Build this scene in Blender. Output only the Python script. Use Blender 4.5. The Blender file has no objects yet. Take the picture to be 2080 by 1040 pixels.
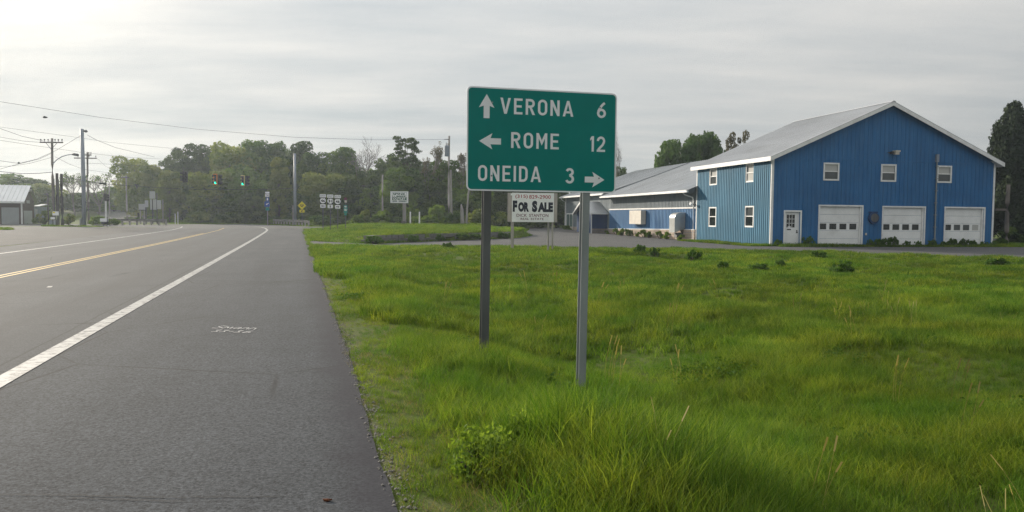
import bpy, bmesh, math, random
import numpy as np
from mathutils import Vector, Matrix, Euler
from mathutils.geometry import tessellate_polygon
R = math.radians
random.seed(7); rng = np.random.default_rng(7)
S = bpy.context.scene
COL = S.collection

# ------------------------------------------------------------------ camera, sky, sun, exposure
FPX, PITCH, ROLL, EYE = 1600.0, 0.04997, 0.00889, 1.6
cam_d = bpy.data.cameras.new('camera'); cam = bpy.data.objects.new('camera', cam_d); COL.objects.link(cam)
cam_d.sensor_width = 36.0; cam_d.lens = FPX/2080*36; cam_d.clip_end = 2000; cam_d.clip_start = .05
CAMM = Matrix.Rotation(R(90)-PITCH, 4, 'X') @ Matrix.Rotation(ROLL, 4, 'Z')
CAMM.translation = (0, 0, EYE)
cam.matrix_world = CAMM
S.camera = cam

SUN_AZ, SUN_EL = R(-43), R(17.5)          # azimuth from +Y towards +X
SUND = Vector((math.sin(SUN_AZ)*math.cos(SUN_EL), math.cos(SUN_AZ)*math.cos(SUN_EL), math.sin(SUN_EL)))
W = bpy.data.worlds.new('World'); S.world = W; W.use_nodes = True
def build_world():
    nt = W.node_tree; N = nt.nodes; L = nt.links
    for n in list(N): N.remove(n)
    out = N.new('ShaderNodeOutputWorld')
    sky = N.new('ShaderNodeTexSky'); sky.sky_type = 'NISHITA'; sky.sun_disc = False
    sky.sun_elevation = SUN_EL; sky.sun_rotation = SUN_AZ; sky.dust_density = .4
    bgs = N.new('ShaderNodeBackground'); bgs.inputs[1].default_value = .05
    L.new(sky.outputs[0], bgs.inputs[0])
    tc = N.new('ShaderNodeTexCoord')
    def math_(op, a, b=None, clamp=False):
        n = N.new('ShaderNodeMath'); n.operation = op; n.use_clamp = clamp
        for i, v in enumerate((a, b)):
            if v is None: continue
            if isinstance(v, (int, float)): n.inputs[i].default_value = v
            else: L.new(v, n.inputs[i])
        return n.outputs[0]
    # glow round the sun behind thin cloud (brightest patch of cloud sits a little right of the sun)
    def dot_glow(vec, power):
        d = N.new('ShaderNodeVectorMath'); d.operation = 'DOT_PRODUCT'
        nrm = N.new('ShaderNodeVectorMath'); nrm.operation = 'NORMALIZE'; L.new(tc.outputs['Generated'], nrm.inputs[0])
        L.new(nrm.outputs[0], d.inputs[0]); d.inputs[1].default_value = vec
        return math_('POWER', math_('MAXIMUM', d.outputs['Value'], 0.0), power)
    glow = dot_glow(SUND, 1.1); core = dot_glow(SUND, 9.0)
    az2, el2 = R(-31), R(12.5)
    gap = dot_glow((math.sin(az2)*math.cos(el2), math.cos(az2)*math.cos(el2), math.sin(el2)), 130.0)
    # clouds on a high plane: direction / (z + .12)
    sep = N.new('ShaderNodeSeparateXYZ'); L.new(tc.outputs['Generated'], sep.inputs[0])
    den = math_('ADD', math_('MAXIMUM', sep.outputs[2], 0.0), .09)
    cmb = N.new('ShaderNodeCombineXYZ')
    L.new(math_('DIVIDE', sep.outputs[0], den), cmb.inputs[0]); L.new(math_('DIVIDE', sep.outputs[1], den), cmb.inputs[1])
    mp = N.new('ShaderNodeMapping'); mp.inputs['Rotation'].default_value = (0, 0, R(38)); mp.inputs['Scale'].default_value = (.55, 1.0, 1)
    L.new(cmb.outputs[0], mp.inputs[0])
    n1 = N.new('ShaderNodeTexNoise'); n1.inputs['Scale'].default_value = 1.0; n1.inputs['Detail'].default_value = 7; n1.inputs['Roughness'].default_value = .52; n1.inputs['Distortion'].default_value = .35
    L.new(mp.outputs[0], n1.inputs['Vector'])
    mp2 = N.new('ShaderNodeMapping'); mp2.inputs['Rotation'].default_value = (0, 0, R(-20)); mp2.inputs['Scale'].default_value = (.45, 1.2, 1); mp2.inputs['Location'].default_value = (3.1, 1.7, 0)
    L.new(cmb.outputs[0], mp2.inputs[0])
    n2 = N.new('ShaderNodeTexNoise'); n2.inputs['Scale'].default_value = 1.5; n2.inputs['Detail'].default_value = 6; n2.inputs['Roughness'].default_value = .6
    L.new(mp2.outputs[0], n2.inputs['Vector'])
    cl = math_('ADD', math_('MULTIPLY', n1.outputs[0], .6), math_('MULTIPLY', n2.outputs[0], .4))
    rc = N.new('ShaderNodeMapRange'); rc.inputs[1].default_value = .38; rc.inputs[2].default_value = .63; L.new(cl, rc.inputs[0])
    cov = rc.outputs[0]
    # grey-blue thin parts to white thick parts, brighter towards the sun
    mix = N.new('ShaderNodeMix'); mix.data_type = 'RGBA'; L.new(cov, mix.inputs[0])
    mix.inputs[6].default_value = (.78, .825, .86, 1); mix.inputs[7].default_value = (1.15, 1.13, 1.095, 1)
    def ramp(f, c):
        g = N.new('ShaderNodeMix'); g.data_type = 'RGBA'; g.inputs[6].default_value = (0, 0, 0, 1); g.inputs[7].default_value = c; L.new(f, g.inputs[0]); return g.outputs[2]
    def comb(a, b, mode):
        g = N.new('ShaderNodeMix'); g.data_type = 'RGBA'; g.blend_type = mode; g.inputs[0].default_value = 1
        for i, v in ((6, a), (7, b)):
            if isinstance(v, tuple): g.inputs[i].default_value = v
            else: L.new(v, g.inputs[i])
        return g.outputs[2]
    lum = comb((.325, .329, .331, 1), ramp(glow, (.160, .153, .142, 1)), 'ADD')
    lum = comb(lum, ramp(core, (.01, .006, .0, 1)), 'ADD')
    zen = math_('ADD', .83, math_('MULTIPLY', math_('MAXIMUM', sep.outputs[2], 0.0), 1.25))
    cz = N.new('ShaderNodeCombineXYZ')
    for i in range(3): L.new(zen, cz.inputs[i])
    lum = comb(lum, cz.outputs[0], 'MULTIPLY')
    col = comb(mix.outputs[2], lum, 'MULTIPLY')
    class _W: pass
    warm2 = _W(); warm2.outputs = [None, None, comb(col, ramp(math_('MULTIPLY', gap, math_('ADD', math_('MULTIPLY', cov, .8), .2)), (.15, .135, .105, 1)), 'ADD')]
    bgc = N.new('ShaderNodeBackground'); bgc.inputs[1].default_value = 1.0
    L.new(warm2.outputs[2], bgc.inputs[0])
    ms = N.new('ShaderNodeMixShader'); ms.inputs[0].default_value = .93
    L.new(bgs.outputs[0], ms.inputs[1]); L.new(bgc.outputs[0], ms.inputs[2]); L.new(ms.outputs[0], out.inputs['Surface'])
build_world()
sl = bpy.data.lights.new('sun', 'SUN'); sl.energy = 4.2; sl.angle = R(1.5); sl.color = (1, .90, .76)
sun = bpy.data.objects.new('sun', sl); COL.objects.link(sun)
sun.rotation_euler = SUND.to_track_quat('Z', 'Y').to_euler(); sun.location = (-40, 30, 40)
S.view_settings.view_transform = 'Standard'; S.view_settings.look = 'None'; S.view_settings.gamma = 1
S.view_settings.exposure = 0.6; S.view_settings.use_curve_mapping = False
S.cycles.use_denoising = True; S.cycles.denoising_prefilter = 'NONE'
S.cycles.max_bounces = 6; S.cycles.transparent_max_bounces = 6; S.cycles.volume_bounces = 0
S.cycles.volume_step_rate = 4; S.cycles.volume_max_steps = 64
S.cycles.caustics_reflective = False; S.cycles.caustics_refractive = False

# ------------------------------------------------------------------ places
def ray(px, py):                        # photograph pixel (2080 x 1040) -> world direction
    v = Vector(((px-1040)/FPX, -(py-520)/FPX, -1))
    return (CAMM.to_3x3() @ v)
def pt(px, py, d):                      # point at world distance y = d
    v = ray(px, py); return Vector((0, 0, EYE)) + v*(d/v.y)
def ss(a, b, x):
    t = np.clip((np.asarray(x, float)-a)/(b-a), 0, 1); return t*t*(3-2*t)
DV = np.array((-.262, .965)); NV = np.array((-.965, -.262))    # along the road, and to its left
TE = -.55                                                      # the pavement's right edge
def st(x, y): return x*DV[0]+y*DV[1], x*NV[0]+y*NV[1]
def xy(s, t): return s*DV[0]+t*NV[0], s*DV[1]+t*NV[1]
PLAZA = [(-21.2, 77.5), (-20.6, 83.5), (-17.5, 87), (-8, 91), (10, 96.5), (40, 106), (38, 114), (8, 106), (-10, 100), (-24.5, 94.3), (-31.5, 104), (-37.5, 110), (-42, 106),
         (-45, 98.5), (-56, 95), (-76, 92), (-90, 94), (-90, 85), (-76, 83.5), (-55, 82), (-42, 82.5), (-36.5, 80.5), (-34.6, 77)]
LOT = [(-12.25, 47.9), (-12.0, 46), (-10.6, 41.6), (-8.9, 43.6), (-4, 45.6), (.6, 45.2), (10.3, 44.5), (17, 41.5), (22.5, 34.5), (29, 25), (60, 10), (70, 60), (12, 100), (6.0, 101), (2, 96), (1.2, 80), (1.6, 71), (.4, 63.6), (-8.6, 47.7)]
ISLAND = [(-12.7, 49.3), (-9.0, 48.0), (-.1, 63.9), (1.1, 71.5), (.6, 80), (1.2, 93), (-8, 88.5), (-17, 84.5), (-20.0, 82), (-20.6, 78), (-17.3, 64)]
GRAVEL = [(-23.9, 36.6), (-27.9, 52.9), (-31.5, 67.6), (-34.0, 77), (-37, 80), (-46, 80.4), (-60, 79), (-80, 79), (-80, 40), (-40, 30)]
def sdist(poly, x, y):                  # signed distance, positive inside
    x = np.asarray(x, float); y = np.asarray(y, float)
    ins = np.zeros(x.shape, bool); dm = np.full(x.shape, 1e9)
    n = len(poly)
    for i in range(n):
        x0, y0 = poly[i]; x1, y1 = poly[(i+1) % n]
        c = ((y0 > y) != (y1 > y)); xi = (x1-x0)*(y-y0)/((y1-y0) if y1 != y0 else 1e-9)+x0
        ins ^= c & (x < xi)
        dx, dy = x1-x0, y1-y0; k = np.clip(((x-x0)*dx+(y-y0)*dy)/(dx*dx+dy*dy), 0, 1)
        dm = np.minimum(dm, np.hypot(x-x0-k*dx, y-y0-k*dy))
    return np.where(ins, dm, -dm)
def H(x, y):
    x = np.asarray(x, float); y = np.asarray(y, float)
    s, t = st(x, y); u = TE-t
    z = .2*ss(40, 110, s)
    prof = np.interp(u, [0, .3, 1.0, 1.6, 2.1, 2.6, 3.2, 4.2, 7, 12, 30], [0, -.02, -.03, -.08, -.29, -.46, -.52, -.54, -.51, -.46, -.42])
    far = -.13*ss(0, 4, u)
    zr = prof+(far-prof)*ss(9, 38, y)
    zr = zr+ss(.4, 2, u)*ss(42, 34, y)*(.045*np.sin(x*1.9+y*.7)+.04*np.sin(y*1.3-x*.6+1.7)+.05*np.sin(x*.53+y*.41))
    east = ss(-.1, .4, u)
    k = ss(60, 95, s)
    z = np.where(u > 0, zr*(1-k)+z*k*1.0, z)
    isl = sdist(ISLAND, x, y)
    top = .52+.15*ss(62, 85, y)
    # the near side stands on a wall; the other sides slope
    dw = np.hypot(0, 0)
    slope = sdist(ISLAND[:1]+[(-3.0, 40), (8, 60), (10, 75)]+ISLAND[4:], x, y)
    hi = top*ss(-.2, 5.5, slope)*(isl > 0)
    z = np.where(isl > 0, np.maximum(z, z+(hi-z*.0)*1.0 - .0), z)
    hill = ss(118, 170, y)*(1.0+1.6*ss(-40, -110, x))
    return z+hill

# ------------------------------------------------------------------ mesh helpers
class MB:
    def __init__(s): s.v = []; s.f = []; s.m = []; s.mi = 0
    def add(s, vs, fs):
        o = len(s.v); s.v += [tuple(p) for p in vs]; s.f += [tuple(o+i for i in f) for f in fs]; s.m += [s.mi]*len(fs); return s
    def box(s, a, b):
        x0, y0, z0 = a; x1, y1, z1 = b
        return s.add([(x0, y0, z0), (x1, y0, z0), (x1, y1, z0), (x0, y1, z0), (x0, y0, z1), (x1, y0, z1), (x1, y1, z1), (x0, y1, z1)],
                     [(0, 3, 2, 1), (4, 5, 6, 7), (0, 1, 5, 4), (1, 2, 6, 5), (2, 3, 7, 6), (3, 0, 4, 7)])
    def obox(s, c, ax, ay, az):          # centre and three half axes
        c, ax, ay, az = map(Vector, (c, ax, ay, az))
        vs = [c+i*ax+j*ay+k*az for k in (-1, 1) for j in (-1, 1) for i in (-1, 1)]
        return s.add(vs, [(0, 2, 3, 1), (4, 5, 7, 6), (0, 1, 5, 4), (1, 3, 7, 5), (3, 2, 6, 7), (2, 0, 4, 6)])
    def tube(s, pts, rad, n=8, cap=True):
        pts = [Vector(p) for p in pts]; rad = rad if hasattr(rad, '__len__') else [rad]*len(pts)
        vs = []; fs = []
        for i, p in enumerate(pts):
            d = (pts[min(i+1, len(pts)-1)]-pts[max(i-1, 0)]).normalized()
            a = d.cross(Vector((0, 0, 1)));
            if a.length < 1e-3: a = Vector((1, 0, 0))
            a.normalize(); b = d.cross(a)
            vs += [p+float(rad[i])*(math.cos(2*math.pi*k/n)*a+math.sin(2*math.pi*k/n)*b) for k in range(n)]
        for i in range(len(pts)-1):
            for k in range(n):
                fs.append((i*n+k, i*n+(k+1) % n, (i+1)*n+(k+1) % n, (i+1)*n+k))
        if cap: fs += [tuple(range(n-1, -1, -1)), tuple((len(pts)-1)*n+k for k in range(n))]
        return s.add(vs, fs)
    def prism(s, poly, y0, y1):          # polygon in (x, z), extruded along y
        n = len(poly)
        tri = tessellate_polygon([[Vector((p[0], p[1], 0)) for p in poly]])
        vs = [(p[0], y0, p[1]) for p in poly]+[(p[0], y1, p[1]) for p in poly]
        fs = [tuple(t) for t in tri]+[tuple(n+i for i in t[::-1]) for t in tri]+[(i, (i+1) % n, n+(i+1) % n, n+i) for i in range(n)]
        return s.add(vs, fs)
    def build(s, name, mats, parent=None, smooth=False):
        me = bpy.data.meshes.new(name); me.from_pydata(s.v, [], s.f)
        mats = mats if isinstance(mats, (list, tuple)) else [mats]
        for m in mats: me.materials.append(m)
        if len(mats) > 1: me.polygons.foreach_set('material_index', s.m)
        bm = bmesh.new(); bm.from_mesh(me); bmesh.ops.recalc_face_normals(bm, faces=bm.faces); bm.to_mesh(me); bm.free()
        if smooth: me.polygons.foreach_set('use_smooth', [True]*len(me.polygons))
        return link(name, me, parent)
def link(name, me, parent=None):
    o = bpy.data.objects.new(name, me); COL.objects.link(o)
    if parent: o.parent = parent
    return o
def npmesh(name, V, F, mat, attrs=None, uv=None, smooth=False):
    me = bpy.data.meshes.new(name); V = np.asarray(V, np.float32); F = np.asarray(F, np.int32); k = F.shape[1]
    me.vertices.add(len(V)); me.vertices.foreach_set('co', V.ravel())
    me.loops.add(F.size); me.loops.foreach_set('vertex_index', F.ravel())
    me.polygons.add(len(F)); me.polygons.foreach_set('loop_start', np.arange(0, F.size, k, dtype=np.int32))
    try: me.polygons.foreach_set('loop_total', np.full(len(F), k, np.int32))
    except Exception: pass
    if uv is not None:
        l = me.uv_layers.new(name='UVMap'); l.data.foreach_set('uv', np.asarray(uv, np.float32)[F.ravel()].ravel())
    for nm, dom, arr in (attrs or []):
        a = me.attributes.new(nm, 'FLOAT', dom); a.data.foreach_set('value', np.asarray(arr, np.float32))
    if smooth: me.polygons.foreach_set('use_smooth', np.ones(len(F), bool))
    me.materials.append(mat); me.update(calc_edges=True); me.validate()
    return me
def tag(o, label=None, cat=None, group=None, kind=None):
    if label: o['label'] = label
    if cat: o['category'] = cat
    if group: o['group'] = group
    if kind: o['kind'] = kind
    return o
def thing(name, label, cat, loc=(0, 0, 0), rotz=0, group=None):
    o = bpy.data.objects.new(name, None); COL.objects.link(o); o.empty_display_size = .3
    o.location = loc; o.rotation_euler = (0, 0, rotz)
    return tag(o, label, cat, group)
def copy_tree(o, parent=None):
    c = o.copy(); COL.objects.link(c)
    if parent: c.parent = parent
    for ch in [k for k in o.children]: copy_tree(ch, c)
    return c

# ------------------------------------------------------------------ materials
class NT:
    def __init__(s, name, rough=.6, spec=.3, metal=0):
        s.m = bpy.data.materials.new(name); s.m.use_nodes = True; s.t = s.m.node_tree; s.N = s.t.nodes; s.L = s.t.links
        s.b = s.N['Principled BSDF']; s.b.inputs['Roughness'].default_value = rough
        s.b.inputs['Specular IOR Level'].default_value = spec; s.b.inputs['Metallic'].default_value = metal
        s.tc = s.N.new('ShaderNodeTexCoord'); s.geo = s.N.new('ShaderNodeNewGeometry')
    def coord(s, kind='Object', scale=(1, 1, 1), rot=(0, 0, 0)):
        src = s.geo.outputs['Position'] if kind == 'World' else s.tc.outputs[kind]
        mp = s.N.new('ShaderNodeMapping'); mp.inputs['Scale'].default_value = scale; mp.inputs['Rotation'].default_value = rot
        s.L.new(src, mp.inputs[0]); return mp.outputs[0]
    def noise(s, vec, scale, detail=4, rough=.55, dist=0):
        n = s.N.new('ShaderNodeTexNoise'); n.inputs['Scale'].default_value = scale; n.inputs['Detail'].default_value = detail
        n.inputs['Roughness'].default_value = rough; n.inputs['Distortion'].default_value = dist; s.L.new(vec, n.inputs['Vector']); return n.outputs[0]
    def rng(s, v, a, b, c=0, d=1):
        n = s.N.new('ShaderNodeMapRange'); s.L.new(v, n.inputs[0])
        for i, x in enumerate((a, b, c, d)): n.inputs[i+1].default_value = x
        return n.outputs[0]
    def mix(s, f, a, b, blend='MIX'):
        n = s.N.new('ShaderNodeMix'); n.data_type = 'RGBA'; n.blend_type = blend
        for i, v in ((0, f), (6, a), (7, b)):
            if isinstance(v, (int, float)): n.inputs[i].default_value = v if i == 0 else (v, v, v, 1)
            elif isinstance(v, (tuple, list)): n.inputs[i].default_value = tuple(v)+((1,) if len(v) == 3 else ())
            else: s.L.new(v, n.inputs[i])
        return n.outputs[2]
    def mul(s, a, b, op='MULTIPLY'):
        n = s.N.new('ShaderNodeMath'); n.operation = op
        for i, v in ((0, a), (1, b)):
            if isinstance(v, (int, float)): n.inputs[i].default_value = v
            else: s.L.new(v, n.inputs[i])
        return n.outputs[0]
    def attr(s, name, typ='GEOMETRY'):
        n = s.N.new('ShaderNodeAttribute'); n.attribute_name = name; n.attribute_type = typ; return n.outputs['Fac']
    def rand(s):
        return s.N.new('ShaderNodeObjectInfo').outputs['Random']
    def color(s, c):
        if isinstance(c, tuple): s.b.inputs['Base Color'].default_value = c+(1,)
        else: s.L.new(c, s.b.inputs['Base Color'])
        return s
    def bump(s, h, strength=.3, dist=.01):
        n = s.N.new('ShaderNodeBump'); n.inputs['Strength'].default_value = strength; n.inputs['Distance'].default_value = dist
        s.L.new(h, n.inputs['Height']); s.L.new(n.outputs[0], s.b.inputs['Normal']); return s
def painted(name, c, rough=.5, var=.12, dirt=None, scale=3, spec=.3, metal=0, stretch=(1, 1, 1)):
    n = NT(name, rough, spec, metal); v = n.coord('Object', stretch)
    a = n.noise(v, scale, 5); f = n.rng(a, .3, .7, 1-var, 1+var*.6)
    col = n.mix(1.0, c, n.mix(0.0, f, f), 'MULTIPLY')
    if dirt:
        d = n.rng(n.noise(v, scale*.6, 6, .65), .5, .75, 0, dirt[1]); col = n.mix(d, col, dirt[0])
    n.color(col); return n.m
M = {}
# asphalt: UV = (metres along, metres to the left of the right edge)
def asphalt(name, base, lane=False):
    n = NT(name, .92, .10); w = n.coord('World')
    g1 = n.noise(w, 48, 3, .75); vor = n.N.new('ShaderNodeTexVoronoi'); vor.inputs['Scale'].default_value = 42; n.L.new(w, vor.inputs['Vector'])
    sp = n.rng(g1, .32, .68, .30, 1.80)
    c = n.mix(1, base, n.mix(0.0, sp, sp), 'MULTIPLY')
    st_ = n.rng(vor.outputs['Distance'], .05, .20, 1, 0)
    c = n.mix(n.mul(st_, .40), c, (.26, .26, .26))
    big = n.rng(n.noise(w, .45, 5, .6), .3, .7, .86, 1.12); c = n.mix(1, c, n.mix(0.0, big, big), 'MULTIPLY')
    if lane:
        uvm = n.N.new('ShaderNodeUVMap'); mp = n.N.new('ShaderNodeMapping'); mp.inputs['Scale'].default_value = (.05, 1.1, 1); n.L.new(uvm.outputs[0], mp.inputs[0])
        strk = n.rng(n.noise(mp.outputs[0], 1.0, 4, .6), .32, .68, .86, 1.13); c = n.mix(1, c, n.mix(0.0, strk, strk), 'MULTIPLY')
        sep = n.N.new('ShaderNodeSeparateXYZ'); n.L.new(uvm.outputs[0], sep.inputs[0])
        edge = n.rng(n.mul(sep.outputs[1], n.mul(n.noise(w, 2.2, 4), .5), 'SUBTRACT'), -.10, .16, 1, 0)
        c = n.mix(n.mul(edge, .7), c, (.034, .033, .040))
        lanes = n.rng(sep.outputs[1], 3.30, 3.42, 0, .22); c = n.mix(lanes, c, (.12, .12, .12))
        seam = n.rng(n.mul(n.mul(n.mul(sep.outputs[1], n.mul(n.noise(w, 1.5, 3), .05), 'ADD'), 3.56, 'SUBTRACT'), 0, 'ABSOLUTE'), .008, .022, .55, 0); c = n.mix(seam, c, (.03, .03, .03))
        vc = n.N.new('ShaderNodeTexVoronoi'); vc.feature = 'DISTANCE_TO_EDGE'; vc.inputs['Scale'].default_value = .33
        wn = n.N.new('ShaderNodeTexNoise'); wn.inputs['Scale'].default_value = 1.1; wn.inputs['Detail'].default_value = 6; n.L.new(w, wn.inputs['Vector'])
        n.L.new(n.mix(.04, w, wn.outputs[1]), vc.inputs['Vector'])
        ck = n.mul(n.rng(vc.outputs['Distance'], .0025, .007, 1, 0), n.rng(n.noise(w, .35, 3), .47, .55, 0, .7)); c = n.mix(ck, c, (.025, .025, .025))
        st2 = n.rng(n.noise(w, 1.1, 5, .7), .56, .80, 0, .18); c = n.mix(st2, c, (.045, .044, .044))
        # oil and tyre polish down the middle of each lane
        for ctr in (4.35, 6.25, 8.5, 10.4):
            d = n.mul(n.mul(sep.outputs[1], ctr, 'SUBTRACT'), 0, 'ABSOLUTE')
            k = n.mul(n.rng(d, .15, .75, .5, 0), n.rng(n.noise(mp.outputs[0], 2.3, 4), .35, .65, .15, 1)); c = n.mix(k, c, (.052, .052, .053))
    n.color(c).bump(n.mul(g1, vor.outputs['Distance'], 'ADD'), .22, .003); return n.m
M['asphalt'] = asphalt('asphalt', (.053, .0575, .0640), True)
M['asphalt_far'] = asphalt('asphalt_far', (.080, .081, .083))
M['lot'] = asphalt('lot_asphalt', (.085, .085, .085))
M['street'] = asphalt('street_asphalt', (.14, .137, .133))
M['gravel'] = asphalt('gravel', (.058, .058, .058))
def paint_line(name, c, wear):
    n = NT(name, .7, .25); w = n.coord('World'); a = n.noise(w, 7, 6, .7); b = n.noise(w, 60, 2)
    f = n.rng(n.mul(a, n.mul(b, .35), 'ADD'), wear, wear+.16, 0, 1)
    sp = n.rng(b, .3, .7, .8, 1.1); base = n.mix(1, c, n.mix(0.0, sp, sp), 'MULTIPLY')
    n.color(n.mix(f, base, (.10, .10, .10))); return n.m
M['white_line'] = paint_line('worn_white_paint', (.36, .36, .355), .64)
M['yellow_line'] = paint_line('worn_yellow_paint', (.46, .32, .10), .70)
M['spray'] = paint_line('white_spray_paint', (.55, .55, .54), .86)
M['crack'] = NT('crack_fill', .9, .2).color((.03, .029, .028)).m
M['patch'] = painted('crack_patch', (.105, .10, .098), .9, .25, scale=20)
# ground
def ground():
    n = NT('ground', 1, .1); w = n.coord('World')
    a = n.noise(w, .35, 5, .6); b = n.noise(w, 9, 4, .7); c2 = n.noise(w, 45, 3, .7)
    c = n.mix(n.rng(a, .35, .65), (.055, .090, .016), (.095, .130, .024))
    c = n.mix(n.rng(b, .45, .75), c, (.040, .042, .015))
    c = n.mix(n.rng(c2, .35, .8, 0, .8), c, (.10, .12, .032))
    e = n.attr('verge'); c = n.mix(n.mul(e, n.rng(b, .3, .6)), c, (.17, .145, .105))
    n.color(c).bump(c2, .6, .03); return n.m
M['ground'] = ground()
def leafmat(name, c1, c2, trans=.3, vary=.35, attr=True, inst=False, rough=.7, patch=None):
    n = NT(name, rough, .07)
    t = n.attr('tint'); r = n.attr('tint', 'INSTANCER') if inst else n.rand()
    c = n.mix(t, c1, c2)
    f = n.rng(r, 0, 1, 1-vary, 1+vary); c = n.mix(1, c, n.mix(0.0, f, f), 'MULTIPLY')
    if patch:
        w = n.coord('World'); p = n.noise(w, patch[0], 4, .6); c = n.mix(n.rng(p, .4, .62), c, patch[1], 'MULTIPLY')
        p2 = n.noise(w, patch[0]*.37, 3, .6); c = n.mix(n.rng(p2, .42, .62, 0, .8), c, n.mix(1, c, patch[2], 'MULTIPLY'))
    n.color(c)
    tr = n.N.new('ShaderNodeBsdfTranslucent'); n.L.new(n.mix(1, c, (1.25, 1.2, .55), 'MULTIPLY'), tr.inputs[0])
    ms = n.N.new('ShaderNodeMixShader'); ms.inputs[0].default_value = trans
    out = n.N['Material Output']; n.L.new(n.b.outputs[0], ms.inputs[1]); n.L.new(tr.outputs[0], ms.inputs[2]); n.L.new(ms.outputs[0], out.inputs[0])
    return n.m
M['grass'] = leafmat('grass_blades', (.060, .130, .015), (.205, .270, .048), .42, .38, inst=True, patch=(.9, (.50, .72, .62), (1.28, 1.06, .85)))
M['dry'] = leafmat('dry_grass', (.20, .18, .07), (.27, .23, .11), .35, .2, inst=True)
M['leaf_mid'] = leafmat('leaves_mid_green', (.034, .078, .016), (.135, .205, .040), .36, .25)
M['leaf_dark'] = leafmat('leaves_dark_green', (.026, .055, .018), (.090, .135, .038), .3, .2)
M['leaf_light'] = leafmat('leaves_light_green', (.085, .135, .026), (.215, .250, .068), .38, .2)
M['leaf_bright'] = leafmat('leaves_bright_green', (.085, .155, .024), (.190, .275, .048), .45, .2)
M['leaf_maple'] = leafmat('leaves_maple', (.045, .092, .026), (.085, .145, .038), .32, .1)
M['leaf_conifer'] = leafmat('conifer_foliage', (.014, .026, .012), (.035, .052, .022), .12, .1, rough=.7)
M['leaf_rust'] = leafmat('leaves_dull_bronze', (.085, .075, .050), (.125, .115, .075), .25, .2)
M['leaf_weed'] = leafmat('weed_leaves', (.045, .105, .018), (.090, .165, .032), .3, .2)
M['bark'] = painted('bark', (.10, .088, .075), .95, .35, scale=6, stretch=(1, 1, .2), spec=.1)
M['twig'] = painted('bare_twigs', (.165, .15, .14), .95, .2, scale=6, spec=.1)
# built things
def siding(name, c, faded, amt, stretch=(2.2, 2.2, .25)):
    n = NT(name, .6, .12); v = n.coord('Object', stretch); a = n.noise(v, 1.5, 6, .65); f = n.rng(a, .35, .7, 0, amt)
    b = n.noise(n.coord('Object', (3, 3, .08)), 3.0, 4, .6); g = n.rng(b, .3, .7, .86, 1.1)
    d = n.noise(n.coord('Object'), .5, 3, .5); h = n.rng(d, .35, .65, .9, 1.08)
    c0 = n.mix(f, c, faded); c0 = n.mix(1, c0, n.mix(0.0, g, g), 'MULTIPLY'); c0 = n.mix(1, c0, n.mix(0.0, h, h), 'MULTIPLY')
    n.color(c0); return n.m
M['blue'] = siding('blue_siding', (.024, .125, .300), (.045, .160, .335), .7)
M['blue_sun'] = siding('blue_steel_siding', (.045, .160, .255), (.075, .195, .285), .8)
M['blue_low'] = siding('blue_lower_siding', (.050, .150, .325), (.085, .205, .345), .7)
M['greyblue'] = siding('faded_grey_siding', (.165, .205, .235), (.25, .275, .285), .8)
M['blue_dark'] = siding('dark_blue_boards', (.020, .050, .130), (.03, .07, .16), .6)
M['trim'] = painted('white_trim', (.76, .76, .75), .5, .08, ((.35, .34, .31), .5), 2.5)
M['door_white'] = painted('white_door_paint', (.80, .81, .80), .45, .06, ((.36, .35, .33), .35), 1.2)
M['roof'] = painted('galvanised_roof', (.50, .51, .525), .45, .12, ((.28, .27, .26), .4), .8, .5, .35, (1, .3, 1))
M['roof_old'] = painted('weathered_roof', (.44, .455, .47), .5, .12, ((.25, .24, .24), .5), .8, .5, .3, (.3, 1, 1))
M['glass'] = NT('dark_glass', .06, .6).color((.012, .017, .020)).m
M['blind'] = painted('window_blind', (.44, .44, .42), .25, .05, scale=2, spec=.5)
M['glass_grey'] = painted('grey_glass', (.075, .085, .09), .12, .2, scale=2, spec=.5)
M['glass_green'] = painted('boarded_greenish_glass', (.10, .16, .15), .2, .2, scale=2, spec=.5)
M['stone'] = painted('pale_block', (.41, .345, .285), .9, .2, ((.28, .23, .2), .5), 4, .1)
M['stone_b'] = painted('pink_block', (.46, .37, .305), .9, .2, ((.30, .25, .22), .5), 4, .1)
M['mortar'] = painted('mortar', (.24, .21, .19), 1, .2, scale=5, spec=.1)
M['concrete'] = painted('old_concrete', (.20, .195, .185), .95, .3, ((.06, .06, .055), .8), 2.2, .1)
M['galv'] = painted('galvanised_post', (.25, .275, .285), .55, .2, ((.17, .175, .175), .7), 3, .4, .15, (1, 1, .35))
M['galv_dark'] = painted('weathered_dark_post', (.115, .12, .125), .55, .3, ((.05, .05, .05), .7), 3, .4, .4, (1, 1, .35))
M['steel'] = painted('grey_steel_pole', (.22, .25, .30), .5, .1, scale=1, spec=.4)
M['wood'] = painted('weathered_pole_wood', (.17, .15, .135), .95, .3, ((.09, .08, .075), .6), 3, .1, 0, (1, 1, .15))
M['wood_pale'] = painted('pale_weathered_wood', (.33, .315, .295), .95, .25, ((.18, .165, .15), .6), 3, .1, 0, (1, 1, .2))
M['wood_dark'] = painted('dark_creosote_wood', (.075, .068, .066), .95, .3, scale=3, spec=.1, stretch=(1, 1, .15))
M['iron'] = painted('dark_iron', (.045, .046, .05), .6, .2, scale=5)
M['black'] = NT('black_plastic', .5, .3).color((.012, .012, .013)).m
M['wire'] = NT('black_cable', .7, .2).color((.03, .03, .032)).m
M['white'] = painted('white_sign_face', (.88, .88, .89), .45, .06, ((.5, .49, .46), .3), 2)
M['sign_back'] = painted('aluminium_sign_back', (.42, .43, .43), .5, .1, scale=2, metal=.3)
M['signgreen'] = painted('green_sign_sheet', (.000, .190, .172), .45, .10, ((.001, .155, .145), .6), 2.5, .15)
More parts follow.
